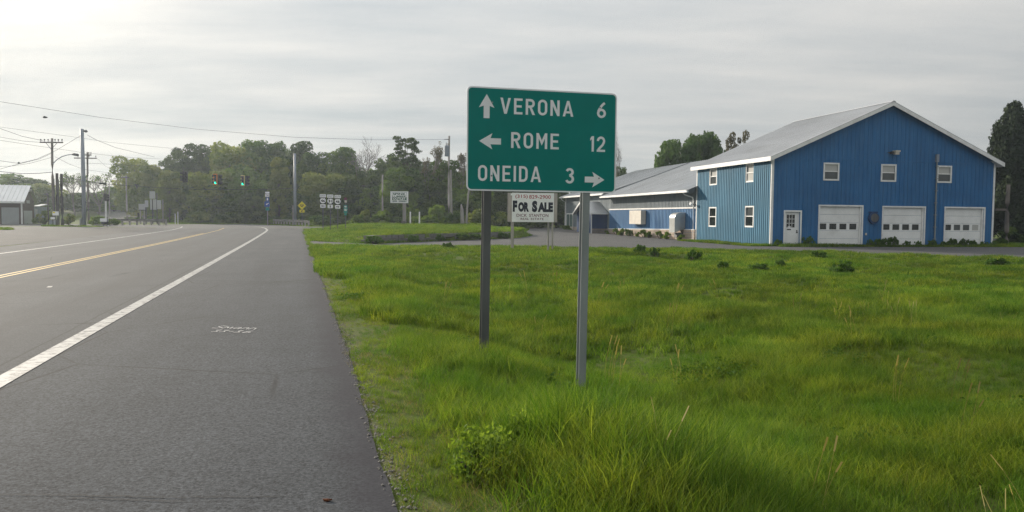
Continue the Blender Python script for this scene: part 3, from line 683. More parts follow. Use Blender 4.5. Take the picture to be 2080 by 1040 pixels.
def tall_building():
    root = thing('garage_building', 'tall two storey blue building with gabled metal roof and three white garage doors', 'building', BO, BYAW)
    Wd, L_, EV, RZ = 16.6, 10.8, 5.58, 9.19
    top = lambda a: EV+(RZ-EV)*(1-abs(a-8.3)/8.3)
    doors = [(3.45, 6.5, ZB-.3, 2.40), (8.1, 11.18, ZB-.3, 2.38), (12.82, 15.82, ZB-.3, 2.38)]
    pdoor = (1.0, 2.06, ZB-.3, 2.02)
    wins = [(3.68, 4.70, 4.12, 5.14), (7.88, 8.9, 4.12, 5.14), (12.1, 13.12, 4.12, 5.14)]
    holes = doors+[pdoor]+wins
    mb = MB(); wall(mb, frontm, .0, Wd, top, holes, ZB-.4); battens(mb, frontm, .05, Wd, .305, .035, .018, lambda a: min(top(a), 5.38), holes, ZB-.2)
    battens(mb, frontm, .05, Wd, .305, .035, .018, top, holes, 5.42)
    mbox(mb, frontm, .09, Wd-.09, 5.375, 5.425, .001, .030)
    mb.build('front_wall', M['blue'], root)
    sw = [(2.2, 3.22, 4.05, 5.16), (7.52, 8.55, 4.05, 5.16), (2.15, 3.22, 1.05, 2.36), (7.5, 8.56, 1.0, 2.34)]
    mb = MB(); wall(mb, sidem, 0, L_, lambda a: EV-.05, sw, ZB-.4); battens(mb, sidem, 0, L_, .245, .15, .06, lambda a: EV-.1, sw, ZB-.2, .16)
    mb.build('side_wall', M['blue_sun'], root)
    mb = MB(); mb.add([(Wd, 0, ZB-.4), (Wd, L_, ZB-.4), (Wd, L_, EV), (Wd, 0, EV)], [(0, 1, 2, 3)]); mb.build('side_wall', M['blue'], root)
    mb = MB(); mb.add([(0, L_, ZB-.4), (Wd, L_, ZB-.4), (Wd, L_, EV), (8.3, L_, RZ), (0, L_, EV)], [(0, 1, 2, 3, 4)]); mb.build('back_wall', M['blue'], root)
    # corner boards
    for a, mp in ((0, frontm), (Wd-.13, frontm)):
        mb = MB(); mbox(mb, mp, a+.001, a+.129, ZB-.3, EV-.05, .0, .035)
        if a == 0: mbox(mb, sidem, -.034, .16, ZB-.3, EV-.06, .002, .037)
        mb.build('corner_board', M['trim'], root)
    mb = MB(); mbox(mb, sidem, L_-.13, L_, ZB-.3, EV-.1, .002, .037); mb.build('corner_board', M['trim'], root)
    # roof
    OV, OG = .36, .42; sl = (RZ-EV)/8.3
    for sgn in (-1, 1):
        mb = MB(); e = 8.3+OV
        def P(d, y, k): return (8.3+sgn*d, y, RZ-sl*d+k)
        for y0, y1 in ((-OG, L_+OG),):
            mb.add([P(0, y0, .04), P(e, y0, .04), P(e, y1, .04), P(0, y1, .04), P(0, y0, .0), P(e, y0, .0), P(e, y1, .0), P(0, y1, .0)], [(0, 1, 2, 3), (7, 6, 5, 4), (0, 4, 5, 1), (1, 5, 6, 2), (2, 6, 7, 3), (3, 7, 4, 0)])
        y = -OG+.25
        while y < L_+OG-.1:
            mb.add([P(.12, y-.02, .041), P(e, y-.02, .041), P(e, y+.02, .041), P(.12, y+.02, .041), P(.12, y-.012, .066), P(e, y-.012, .066), P(e, y+.012, .066), P(.12, y+.012, .066)], [(4, 5, 6, 7), (0, 1, 5, 4), (1, 2, 6, 5), (2, 3, 7, 6), (3, 0, 4, 7)])
            y += .30
        mb.build('roof', M['roof'], root)
        mb = MB()                               # rake board under the roof edge, then the eave board
        y0 = -OG+.005
        mb.add([P(.0, y0, -.002), P(e, y0, -.002), P(e, y0+.035, -.002), P(.0, y0+.035, -.002), P(.0, y0, -.24), P(e, y0, -.24), P(e, y0+.035, -.24), P(.0, y0+.035, -.24)], [(0, 1, 2, 3), (7, 6, 5, 4), (0, 4, 5, 1), (1, 5, 6, 2), (2, 6, 7, 3), (3, 7, 4, 0)])
        mb.build('rake_board', M['trim'], root)
        mb = MB(); x = 8.3+sgn*e; a, b = sorted((x-sgn*.03, x-sgn*.002)); zz = RZ-sl*e
        mb.box((a, -OG+.045, zz-.22), (b, L_+OG, zz-.004)); mb.build('eave_board', M['trim'], root)
        mb = MB(); mb.add([P(7.9, -.002-OG+.04, -.2), P(e-.04, -OG+.04, -.235), P(e-.04, L_, -.235), P(7.9, L_, -.2)], [(0, 1, 2, 3)])
        mb.build('soffit', M['trim'], root)
    mb = MB(); mb.add([(8.3-.16, -OG-.01, RZ-.16*sl+.072), (8.3, -OG-.01, RZ+.085), (8.3+.16, -OG-.01, RZ-.16*sl+.072), (8.3-.16, L_+OG, RZ-.16*sl+.072), (8.3, L_+OG, RZ+.085), (8.3+.16, L_+OG, RZ-.16*sl+.072)], [(0, 1, 4, 3), (1, 2, 5, 4)]); mb.build('ridge_cap', M['roof'], root)
    # garage doors
    lows = [['glass']*4, ['glass']*4, ['glass', 'glass_grey', 'glass_grey', 'blind']]
    for (a0, a1, z0, z1), gl in zip(doors, lows):
        mb = MB(); frame_w = .14
        mbox(mb, frontm, a0-.10, a0, ZB-.05, z1+.10, .002, .04); mbox(mb, frontm, a1, a1+.10, ZB-.05, z1+.10, .002, .04); mbox(mb, frontm, a0, a1, z1, z1+.10, .002, .04)
        mbox(mb, frontm, a1-.12, a1-.002, ZB-.05, z1-.002, -.14, -.02)
        g = mb.build('garage_door', M['trim'], root)
        hgt = (z1-.0-(ZB-.03))/5; p0 = ZB-.03
        for k in range(5):
            mb = MB(); lo, hi = p0+k*hgt+.006, p0+(k+1)*hgt-.006
            if k != 2: mbox(mb, frontm, a0+.004, a1-.125, lo, hi, -.135, -.105)
            else:
                hs = []; wd = (a1-a0-.13)/4
                for i in range(4): hs.append((a0+.06+i*wd, a0+.06+i*wd+wd*.70, lo+.07, hi-.06))
                xs = [a0+.004]+[v for h in hs for v in (h[0], h[1])]+[a1-.125]
                for i in range(0, len(xs), 2): mbox(mb, frontm, xs[i], xs[i+1], lo, hi, -.135, -.105)
                for h in hs: mbox(mb, frontm, h[0]+.001, h[1]-.001, lo, h[2], -.135, -.106); mbox(mb, frontm, h[0]+.001, h[1]-.001, h[3], hi, -.135, -.106)
            mb.build('panel', M['door_white'], g)
            if k == 2:
                for h, m in zip(hs, gl):
                    mb = MB(); mbox(mb, frontm, h[0]+.002, h[1]-.002, h[2]+.002, h[3]-.002, -.13, -.118); mb.build('pane', M[m], g)
    # front door
    a0, a1, z0, z1 = pdoor
    mb = MB(); mbox(mb, frontm, a0-.10, a0, ZB-.05, z1+.10, .002, .04); mbox(mb, frontm, a1, a1+.10, ZB-.05, z1+.10, .002, .04); mbox(mb, frontm, a0, a1, z1, z1+.10, .002, .04)
    b0, b1 = a0+.03, a1-.09; w0, w1, wz0, wz1 = b0+.13, b1-.22, 1.02, 1.84; lo = ZB+.02
    for q in ((b0, w0, lo, z1-.02), (w1, b1, lo, z1-.02), (w0, w1, lo, wz0), (w0, w1, wz1, z1-.02), (b1, a1-.001, lo, z1-.001)): mbox(mb, frontm, *q, -.13, -.09)
    for i in (1, 2):
        x = w0+(w1-w0)*i/3; mbox(mb, frontm, x-.012, x+.012, wz0, wz1, -.12, -.088); zz = wz0+(wz1-wz0)*i/3; mbox(mb, frontm, w0, w1, zz-.012, zz+.012, -.119, -.0885)
    for x in (b0+.10, b0+.48): mbox(mb, frontm, x, x+.30, .05, .55, -.0899, -.082)
    d = mb.build('door', M['door_white'], root)
    mb = MB(); mbox(mb, frontm, w0, w1, wz0, wz1, -.127, -.121); mb.build('pane', M['glass'], d)
    mb = MB(); mb.tube([frontm(b1-.07, .72, -.09), frontm(b1-.07, .72, -.03)], .045, 10); mbox(mb, frontm, b1-.11, b1-.03, .78, .86, -.0895, -.075); mb.build('handle', M['iron'], d)
    mb = MB(); mbox(mb, frontm, w0+.05, w0+.32, .86, .93, -.0898, -.080); mb.build('mail_slot', M['iron'], d)
    mb = MB(); mbox(mb, frontm, w0+.12, w0+.32, 1.03, 1.10, -.1195, -.116); mb.build('paper_note', M['white'], d)
    for h, lo_ in zip(wins, ('glass_grey', 'glass_grey', 'glass_grey')): window(root, frontm, h, 'blind', lo_)
    for h, up, lo_ in zip(sw, ('blind', 'blind', 'glass_grey', 'glass'), ('blind', 'glass_grey', 'glass', 'glass')): window(root, sidem, h, up, lo_)
    # wall fittings
    mb = MB(); mbox(mb, frontm, 8.28, 8.62, 5.93, 5.99, .002, .05); mbox(mb, frontm, 8.42, 8.54, 5.86, 6.02, .05, .28)
    fl = mb.build('flood_light', M['iron'], root); mb = MB(); mbox(mb, frontm, 8.56, 8.92, 5.99, 6.08, .10, .42); mbox(mb, frontm, 8.60, 8.88, 5.82, 5.985, .14, .36); mb.build('lamp_housing', M['ac'], fl)
    mb = MB(); mb.tube([(11.98, -.10, ZB-.1), (11.95, -.10, 5.75)], .045, 8); pipe = mb.build('vent_pipe', M['galv'], root)
    mb = MB(); mb.box((11.86, -.19, 5.42), (12.04, -.03, 5.92)); mb.build('pipe_cap', M['steel'], pipe)
    for k in range(7): mb = MB(); mb.box((11.89, -.16, .3+k*.8), (12.05, -.019, .34+k*.8)); mb.build('pipe_strap', M['galv'], pipe)
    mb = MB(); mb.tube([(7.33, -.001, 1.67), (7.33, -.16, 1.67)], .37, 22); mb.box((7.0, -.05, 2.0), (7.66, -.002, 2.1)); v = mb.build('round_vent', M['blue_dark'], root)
    mb = MB(); mb.tube([(7.35, -.161, 1.69), (7.35, -.175, 1.69)], .28, 20); mb.box((7.30, -.19, 1.45), (7.33, -.176, 1.93)); mb.build('vent_flap', M['galv_dark'], v)
    mb = MB(); mb.box((6.79, -.07, .56), (6.88, -.002, .70)); mb.build('outlet_box', M['ac'], root)
    return root
TB = tall_building()

def low_building():
    V0, V1, V2 = 10.8, 31.0, 47.1
    root = thing('low_building', 'long low blue and grey wing with pale block base joined behind the tall blue building', 'building', BO, BYAW)
    zb = -.40; zt = .66
    def zs(v): return .70-(v-11)*.0135      # top of the block base
    mb = MB(); x0 = 0
    # middle wing wall: lower blue band and faded upper band
    mb.add([(-.0, V0, .1), (-.0, V1, .1), (-.0, V1, 2.36), (-.0, V0, 2.36)], [(0, 1, 2, 3)])
    v = V0+.3
    while v < V1-.1:
        mb.box((-.032, v-.05, zs(v)+.02), (-.001, v+.05, 2.30)); v += .30
    mb.build('lower_wall', M['blue_low'], root)
    mb = MB(); mb.add([(-.004, V0, 2.36), (-.004, V1, 2.36), (-.004, V1, 4.0), (-.004, V0, 4.0)], [(0, 1, 2, 3)])
    v = V0+.3
    while v < V1-.1: mb.box((-.036, v-.05, 2.43), (-.005, v+.05, 3.95)); v += .30
    mb.build('upper_wall', M['greyblue'], root)
    mb = MB(); mb.box((-.06, V0+.05, 2.31), (-.003, V1, 2.42)); mb.build('trim_band', M['trim'], root)
    # block base, block by block
    mb = MB(); mb.box((-.05, V0, zb-.3), (.05, V1, .42)); mb.build('base_backing', M['mortar'], root)
    r = random.Random(5); proto = {}
    rows = 5; hh = .215
    for k in range(rows):
        v = V0+.05+(0 if k % 2 else -.2)
        while v < V1:
            ln = r.choice((.34, .44, .56)); a, b = max(v, V0+.03), min(v+ln, V1)
            z0 = zs((a+b)/2)-(rows-k)*hh
            if b-a > .12 and not (z0 > zs(a)-.02):
                key = (round(b-a, 2), r.randint(0, 1))
                if key not in proto:
                    L2 = b-a-.025; q = MB(); q.box((-.055-.02*key[1], 0, 0), (0, L2, hh-.022)); o = q.build('block', M['stone_b' if key[1] else 'stone'], root); proto[key] = o
                else:
                    o = proto[key].copy(); COL.objects.link(o); o.parent = root
                o.location = (-.05+r.uniform(-.006, .006), a, z0)
            v += ln
    mb = MB(); mb.add([(-.13, V0+.02, .70), (-.13, V1, .43), (.0, V1, .45), (.0, V0+.02, .72), (-.13, V0+.02, .66), (-.13, V1, .39)], [(0, 1, 2, 3), (0, 4, 5, 1)]); mb.build('base_sill', M['trim'], root)
    # far wing
    mb = MB(); mb.add([(0, V1, -.6), (0, V2, -.6), (0, V2, 4.15), (0, V1, 4.15)], [(0, 1, 2, 3)])
    v = V1+.2
    while v < V2-.1: mb.box((-.03, v-.05, .5), (-.001, v+.05, 4.1)); v += .40
    mb.add([(0, V2, -.6), (18, V2, -.6), (18, V2, 4.1), (9, V2, 7.3), (0, V2, 4.1)], [(0, 1, 2, 3, 4)])
    mb.build('far_wall', M['greyblue'], root)
    mb = MB(); r = random.Random(8)
    for k in range(4):
        v = V1+.1*k
        while v < V2-.1:
            ln = r.choice((.4, .5, .62)); b = min(v+ln-.03, V2); mb.box((-.06-r.random()*.02, v, -.50+k*.24), (-.031, b, -.50+k*.24+.215)); v += ln
    o = mb.build('block_course', M['stone'], root); o['kind'] = 'stuff'
    fw = [(43.9, 46.6, .1, 2.0)]
    mb = MB(); frame(mb, sidem, 43.8, 46.6, -.05, 2.02, .12, .03, .08); mbox(mb, sidem, 45.15, 45.25, .07, 1.9, .03, .075); mbox(mb, sidem, 43.7, 46.7, -.15, -.05, .03, .16); w = mb.build('window', M['trim'], root)
    mb = MB(); mbox(mb, sidem, 43.92, 46.48, .07, 1.9, .035, .05); mb.build('pane', M['glass_green'], w)
    mb = MB(); mbox(mb, sidem, V2-.2, V2, -.5, 4.0, .002, .05); mb.build('corner_board', M['trim'], root)
    # roofs: ridge at u = 9
    def slope_roof(u0, z0, va, vb, nm, mat, step=.45, right=True):
        RZ = 7.33; mb = MB()
        def P(f, v, k): return (u0+(9-u0)*f, v, z0+(RZ-z0)*f+k)
        mb.add([P(0, va, .05), P(1, va, .05), P(1, vb, .05), P(0, vb, .05), P(0, va, .0), P(1, va, .0), P(1, vb, .0), P(0, vb, .0)], [(0, 1, 2, 3), (7, 6, 5, 4), (0, 4, 5, 1), (1, 5, 6, 2), (2, 6, 7, 3), (3, 7, 4, 0)])
        v = va+.2
        while v < vb-.05:
            mb.add([P(0, v-.02, .051), P(1, v-.02, .051), P(1, v+.02, .051), P(0, v+.02, .051), P(0, v-.012, .078), P(1, v-.012, .078), P(1, v+.012, .078), P(0, v+.012, .078)], [(4, 5, 6, 7), (0, 1, 5, 4), (1, 2, 6, 5), (2, 3, 7, 6), (3, 0, 4, 7)]); v += step
        if right: mb.add([(9, va, RZ+.05), (18.4, va, z0), (18.4, vb, z0), (9, vb, RZ+.05)], [(0, 1, 2, 3)])
        return mb.build(nm, mat, root)
    slope_roof(-.85, 3.66, V0+.05, V1+.30, 'near_roof', M['roof_old'], right=False)
    slope_roof(-.60, 3.98, V1+.305, V2+.5, 'far_roof', M['roof_old'])
    mb = MB(); mb.add([(9, V0, 7.3), (18.4, V0, 3.9), (18.4, V1, 3.9), (9, V1, 7.3)], [(0, 1, 2, 3)]); mb.build('rear_roof', M['roof_old'], root)
    # rake flashing at the step between the two roofs
    mb = MB(); mb.add([(-.87, V1+.28, 3.60), (9, V1+.28, 7.27), (9, V1+.33, 7.27), (-.87, V1+.33, 3.60), (-.87, V1+.28, 3.80), (9, V1+.28, 7.47), (9, V1+.33, 7.47), (-.87, V1+.33, 3.80)], [(0, 1, 2, 3), (7, 6, 5, 4), (0, 4, 5, 1), (1, 5, 6, 2), (2, 6, 7, 3), (3, 7, 4, 0)]); mb.build('rake_flashing', M['galv'], root)
    # gutters
    mb = MB(); mb.box((-.99, V0-.35, 3.52), (-.852, V1+.3, 3.66)); mb.build('gutter', M['trim'], root)
    mb = MB(); mb.add([(-.97, V0-.34, 3.66), (-.97, V0+.04, 3.66), (.9, V0+.04, 4.36), (-.3, V0-.34, 3.95), (-.97, V0-.34, 3.40), (-.3, V0-.34, 3.55)], [(0, 1, 2, 3), (0, 3, 5, 4)]); mb.build('flashing', M['galv_dark'], root)
    mb = MB(); mb.box((-.74, V1+.33, 3.84), (-.602, V2+.5, 3.98)); mb.build('gutter', M['trim'], root)
    mb = MB(); mb.add([(-.85, V0, 3.60), (-.85, V1, 3.60), (-.01, V1, 3.93), (-.01, V0, 3.93)], [(0, 1, 2, 3)]); mb.build('soffit', M['trim'], root)
    mb = MB(); mb.tube([(-.90, V0+.55, 3.52), (-.75, V0+.5, 3.36), (-.15, V0+.36, 3.15), (-.09, V0+.34, 2.9), (-.09, V0+.34, -.2)], .05, 8); mb.build('downspout', M['trim'], root)
    mb = MB(); mb.tube([(-.65, V2-.1, 3.84), (-.5, V2-.1, 3.6), (-.11, V2-.1, 3.4), (-.11, V2-.1, -.3)], .05, 8); mb.build('downspout', M['trim'], root)
    # wall unit, flue duct, lamp
    mb = MB(); mbox(mb, sidem, 20.9, 23.8, .98, 2.22, .10, .55); ac = mb.build('wall_unit', M['ac'], root)
    mb = MB(); mbox(mb, sidem, 21.0, 23.7, 1.03, 2.17, .033, .099); mb.build('mounting_box', M['iron'], ac)
    mb = MB()
    for k in range(5): mbox(mb, sidem, 20.95, 23.75, 1.08+k*.24, 1.10+k*.24, .551, .562)
    mb.build('seam', M['ac'], ac)
    mb = MB(); prof = [(.04, 2.02), (.5, 1.98)]+[(.5+.42*math.sin(R(a)), 1.56+.42*math.cos(R(a))) for a in range(10, 91, 16)]+[(.92, .42), (.04, .75)]
    n = len(prof); vs = [sidem(12.7, z, o) for o, z in prof]+[sidem(13.75, z, o) for o, z in prof]
    mb.add(vs, [tuple(range(n)), tuple(range(2*n-1, n-1, -1))]+[(i, (i+1) % n, n+(i+1) % n, n+i) for i in range(n)]); dct = mb.build('flue_duct', M['duct'], root)
    mb = MB(); mbox(mb, sidem, 12.95, 13.5, .05, .40, .08, .6); mb.build('duct_base', M['galv_dark'], dct)
    mb = MB(); mb.tube([(-.01, 10.95, 2.62), (-.28, 10.9, 2.62)], .03, 6); fl = mb.build('wall_lamp', M['iron'], root)
    mb = MB(); mb.tube([(-.28, 10.9, 2.62), (-.42, 10.85, 2.66), (-.50, 10.82, 2.68)], [.05, .11, .12], 10); mb.build('lamp_shade', M['white'], fl)
    # gabled entrance porch
    a0, a1, D_, pe, pr = 31.6, 36.6, 1.75, 2.02, 3.12; am = (a0+a1)/2
    mb = MB(); mb.add([(-D_, a0, -.55), (0, a0, -.55), (0, a0, pe), (-D_, a0, pe), (-D_, a1, -.55), (0, a1, -.55), (0, a1, pe), (-D_, a1, pe), (-D_, am, pr)],
                      [(0, 1, 2, 3), (5, 4, 7, 6)])
    mb.add([(-D_, a0, pe), (-D_, a1, pe), (-D_, am, pr-.05)], [(0, 1, 2)])
    mb.add([(-D_, a0, -.55), (-D_, a0+.9, -.55), (-D_, a0+.9, pe), (-D_, a0, pe)], [(0, 1, 2, 3)]); mb.add([(-D_, a1, -.55), (-D_, a1-.9, -.55), (-D_, a1-.9, pe), (-D_, a1, pe)], [(0, 1, 2, 3)])
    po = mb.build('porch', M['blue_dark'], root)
    mb = MB(); r = random.Random(2)
    for k in range(4):
        x = -D_+.02*k
        while x < -.06: b = min(x+.42, -.06); mb.box((x, a0-.05, -.52+k*.24), (b-.02, a0-.002, -.31+k*.24)); x += .42
    mb.build('porch_blocks', M['mortar'], po)
    mb = MB()
    for sg, e in ((-1, a0-.35), (1, a1+.35)):
        zz = pr-(pr-pe)*(abs(e-am)/(am-a0)); o = .08
        mb.add([(-D_-.4, am, pr), (.0, am, pr), (0, e, zz), (-D_-.4, e, zz), (-D_-.4, am, pr+o), (.0, am, pr+o), (0, e, zz+o), (-D_-.4, e, zz+o)], [(0, 1, 2, 3), (7, 6, 5, 4), (0, 4, 5, 1), (1, 5, 6, 2), (2, 6, 7, 3), (3, 7, 4, 0)])
    mb.build('porch_roof', M['roof_old'], po)
    mb = MB()
    for e in (a0-.35, a1+.35):
        zz = pr-(pr-pe)*(abs(e-am)/(am-a0)); x0, x1 = -D_-.44, -D_-.405
        mb.add([(x0, am, pr-.12), (x1, am, pr-.12), (x1, e, zz-.12), (x0, e, zz-.12), (x0, am, pr+.1), (x1, am, pr+.1), (x1, e, zz+.1), (x0, e, zz+.1)], [(0, 1, 2, 3), (7, 6, 5, 4), (0, 4, 5, 1), (1, 5, 6, 2), (2, 6, 7, 3), (3, 7, 4, 0)])
    mb.box((-D_-.3, a0-.36, pe-.14), (.0, a0-.33, pe-.02)); mb.box((-D_-.02, a0-.02, -.5), (-D_+.08, a0-.052, pe-.15))
    mb.build('porch_trim', M['trim'], po)
    mb = MB()
    for i in range(9):
        x = -D_-.3+i*.24
        zz = pr-(pr-pe)*((am-a0+.35)/(am-a0))
        mb.add([(x-.02, am-.1, pr+.07), (x+.02, am-.1, pr+.07), (x+.02, a0-.35, zz+.115), (x-.02, a0-.35, zz+.115)], [(0, 1, 2, 3)])
    mb.build('roof_rib', M['roof'], po)
    mb = MB(); mb.box((-D_+.35, a0+.95, -.5), (-D_+.40, a1-.95, 1.9)); mb.build('porch_door', M['navy'], po)
low_building()

# ------------------------------------------------------------------ poles, signals, signs
def gz(x, y): return float(H(x, y))
def base(px, d, sink=0):                # ground point under a photograph column at distance d
    p = pt(px, 455, d); return Vector((p.x, p.y, gz(p.x, p.y)-sink))
def zat(px, py, d): return pt(px, py, d).z
def wood_pole(name, label, px, d, top, rb, rt, mat='wood', lean=0, group=None):
    b = base(px, d, .3); root = thing(name, label, 'utility pole', b, 0, group); h = zat(px, top, d)-b.z
    n = 7; mb = MB(); mb.tube([(lean*k/n+.02*math.sin(k), 0, h*k/n) for k in range(n+1)], [rb+(rt-rb)*k/n for k in range(n+1)], 10); mb.build('pole', M[mat], root, True)
    return root, h
def insulator(mb, x, y, z, s=1): mb.tube([(x, y, z), (x, y, z+.10*s), (x, y, z+.13*s), (x, y, z+.22*s)], [.02*s, .02*s, .07*s, .05*s], 6)
# wood pole with crossarm and street light
rA, hA = wood_pole('utility_pole', 'wood utility pole with loaded crossarm and curved street light arm on the far left', 109, 86, 281, .16, .115)
zz = hA-.45
mb = MB(); mb.box((-1.25, -.17, zz-.07), (1.25, -.05, zz+.07)); mb.build('crossarm', M['wood'], rA)
mb = MB()
for x in (-1.15, -.75, -.35, .4, .75, 1.15): insulator(mb, x, -.11, zz+.07, 1.3)
mb.build('insulator', M['iron'], rA)
mb = MB(); mb.tube([(-.6, -.12, zz-.05), (0, -.14, zz-.75)], .03, 5); mb.tube([(.6, -.12, zz-.05), (0, -.14, zz-.75)], .03, 5); mb.build('brace', M['iron'], rA)
za = zat(109, 333, 86)-rA.location.z
mb = MB(); mb.tube([(.1, -.1, za), (.5, -.1, za+.42), (1.1, -.1, za+.80), (1.8, -.1, za+1.0), (2.25, -.1, za+1.03)], .045, 6); sa = mb.build('light_arm', M['steel'], rA)
mb = MB(); mb.tube([(2.2, -.1, za+1.03), (2.4, -.1, za+1.05), (2.85, -.1, za+.98), (2.95, -.1, za+.96)], [.06, .14, .14, .05], 8); mb.build('lamp_head', M['iron'], sa)
# two short stub poles carrying cables
for px, tp, lab in ((117.5, 352, 'short dark stub pole with cable risers, nearer the crossarm pole'), (126.5, 353, 'short dark stub pole standing right of its twin')):
    r_, h_ = wood_pole('stub_pole', lab, px, 85.5+px*.004, tp, .17, .14, 'wood_dark', group='cable stub poles')
    mb = MB(); mb.tube([(-.19, -.22, .3), (-.19, -.22, h_*.9)], .045, 6); mb.tube([(.17, -.22, .3), (.17, -.22, h_*.8)], .05, 6); mb.build('riser_pipe', M['iron'], r_)
r_, h_ = wood_pole('guy_pole', 'thin dark post left of the crossarm pole', 98.5, 83, 392, .07, .05, 'wood_dark')
# tall steel span pole, left
b = base(171, 87, .3); rB = thing('span_pole', 'tall grey steel signal pole on the left with a small lamp at its top', 'signal pole', b); hB = zat(170, 262, 87)-b.z
mb = MB(); mb.tube([(0, 0, 0), (0, 0, hB*.5), (-.06, 0, hB)], [.25, .22, .18], 12); mb.build('pole', M['steel'], rB, True)
mb = MB(); mb.tube([(.1, -.1, hB-.2), (.45, -.1, hB-.25), (.6, -.1, hB-.3)], [.06, .17, .06], 8); mb.build('lamp', M['iron'], rB)
mb = MB(); mb.box((-.40, -.2, .3), (-.24, .2, 1.1)); mb.build('hand_hole_box', M['galv'], rB); mb = MB(); mb.tube([(0, 0, 4.8), (0, 0, 5.2)], .245, 12); mb.build('band', M['galv'], rB)
# wood pole with two crossarms just behind it
rC, hC = wood_pole('utility_pole', 'wood utility pole with two short crossarms just right of the tall steel pole', 180, 96, 309, .15, .10)
for k, (w, y) in enumerate(((1.2, 321.5), (.55, 315))):
    z = zat(180, y, 96)-rC.location.z; mb = MB(); mb.box((-w-.35*(k == 0), -.18, z-.06), (w, -.06, z+.06))
    for x in (-w*.9, 0.25, w*.9): insulator(mb, x, -.12, z+.06, 1.2)
    mb.build('crossarm', M['wood'], rC)
# far poles
rD, hD = wood_pole('utility_pole', 'distant wood utility pole with a short crossarm beyond the guardrail', 258, 125, 357, .15, .11, 'wood_pale')
mb = MB(); mb.box((-.85, -.16, hD-.35), (.5, -.06, hD-.2)); mb.build('crossarm', M['wood'], rD)
r_, h_ = wood_pole('light_pole', 'thin pale metal pole right of the signal seen side-on', 223, 118, 373, .09, .07, 'wood_pale')
# right-hand steel pole
b = base(599.5, 104, .4); rF = thing('span_pole', 'tall blue-grey steel signal pole rising before the trees beside the yellow sign', 'signal pole', b); hF = zat(599, 312, 104)-b.z
mb = MB(); mb.tube([(0, 0, 0), (0, 0, hF*.5), (0, 0, hF)], [.20, .18, .15], 12); mb.build('pole', M['steel'], rF, True)
mb = MB(); mb.box((-.32, -.12, .2), (-.22, .05, zat(594, 417, 104)-b.z)); mb.box((-.42, -.1, 2.6), (-.18, 0, 2.7)); mb.build('conduit', M['wood_pale'], rF)
# pole with transformer, right of the lumber sign
rG, hG = wood_pole('utility_pole', 'pale wood utility pole carrying a grey transformer, left of the green sign', 911.5, 89, 276, .145, .105, 'wood_pale')
zt = zat(908, 318, 89)-rG.location.z
mb = MB(); mb.tube([(-.22, -.30, zt), (-.22, -.30, zt+1.15), (-.22, -.30, zt+1.22)], [.27, .27, .18], 12); tr_ = mb.build('transformer', M['steel'], rG)
mb = MB(); mb.tube([(-.3, -.3, zt+1.2), (-.3, -.3, zt+1.55)], [.05, .03], 6); mb.tube([(-.12, -.3, zt+1.2), (-.12, -.3, zt+1.5)], [.05, .03], 6); mb.build('bushing', M['iron'], tr_)
z = hG-.42; mb = MB(); mb.tube([(0, -.12, z), (-.55, -.14, z+.03)], [.05, .03], 6); mb.build('arm', M['iron'], rG)
mb = MB(); mb.tube([(.35, -.02, 0), (.2, .0, zat(913, 345, 89)-rG.location.z)], [.15, .10], 8); mb.build('stub_brace', M['wood_pale'], rG)
rH, hH = wood_pole('utility_pole', 'leaning pale wood pole at the left edge of the green sign', 945.5, 88, 372, .12, .09, 'wood_pale', lean=.42)
rI, hI = wood_pole('utility_pole', 'thin grey wooden pole left of the lumber sign', 777, 93, 355, .11, .09, 'wood_pale')
rJ, hJ = wood_pole('utility_pole', 'grey wood post with one side arm at the right end of the blue building', 2045, 55.5, 375, .16, .12, 'wood')
mb = MB(); mb.box((-.85, -.1, 2.75), (-.1, .0, 2.9)); mb.build('crossarm', M['wood'], rJ)
mb = MB(); mb.tube([(-1.4, -.05, 1.9), (-.05, -.05, .35)], .02, 5); mb.build('stay', M['iron'], rJ)

def wire(label, pts, sag=0.0, r=.02, cat='overhead wire', grp='overhead wires'):
    mb = MB(); P = [Vector(p) for p in pts]; out = []
    for a, b in zip(P[:-1], P[1:]):
        n = 14
        for k in range(n): f = k/n; q = a.lerp(b, f); q.z -= 4*sag*f*(1-f); out.append(q)
    out.append(P[-1]); o = mb.tube(out, r*.82, 5).build('overhead_wire', M['wire'], None, True)
    return tag(o, label, cat, grp)
def wpx(label, pts, r=.02, sag=0.0): return wire(label, [pt(*p) for p in pts], sag, r)
# hung span for the signals
upL, upR = pt(171, 331, 87), pt(599, 334, 104)
wire('upper span wire carrying the three signals between the steel poles', [upL, pt(371, 341, 92), pt(438, 347, 96), pt(494, 348.5, 99), upR], .0, .016)
wire('heavy black tether cable under the traffic signals', [pt(131, 360, 86), pt(203, 372.5, 89), pt(258, 377, 91), pt(371, 384, 93), pt(456, 385, 96.5), pt(534, 385, 100), pt(599, 382, 104)], .0, .032)
wire('thin wire climbing from the transformer pole to the upper left', [pt(-260, 150, 60), pt(-120, 184, 64), pt(0, 206.5, 67.5), pt(200, 238, 72), pt(400, 262.5, 77), pt(600, 279, 81.5), pt(760, 284, 85.5), pt(905, 283.5, 89)], .0, .017)
wpx('straight thin wire passing behind the tall steel pole toward the woods', [(-60, 248, 90), (0, 258, 92), (160, 279.5, 100), (221, 289, 104), (366, 303, 116)], .017)
wpx('wire reaching the crossarm from the left edge, upper one', [(-40, 251, 78), (0, 261, 80), (45, 277, 83), (88, 286, 86)], .022)
wpx('wire reaching the crossarm from the left edge, second one', [(-40, 270, 78), (0, 278.5, 80), (50, 287, 83), (86, 289.5, 86)], .017)
wpx('wire passing the crossarm pole toward the steel pole', [(-40, 277, 80), (0, 285, 82), (106, 301, 86), (154, 307.5, 92), (178, 313, 96)], .017)
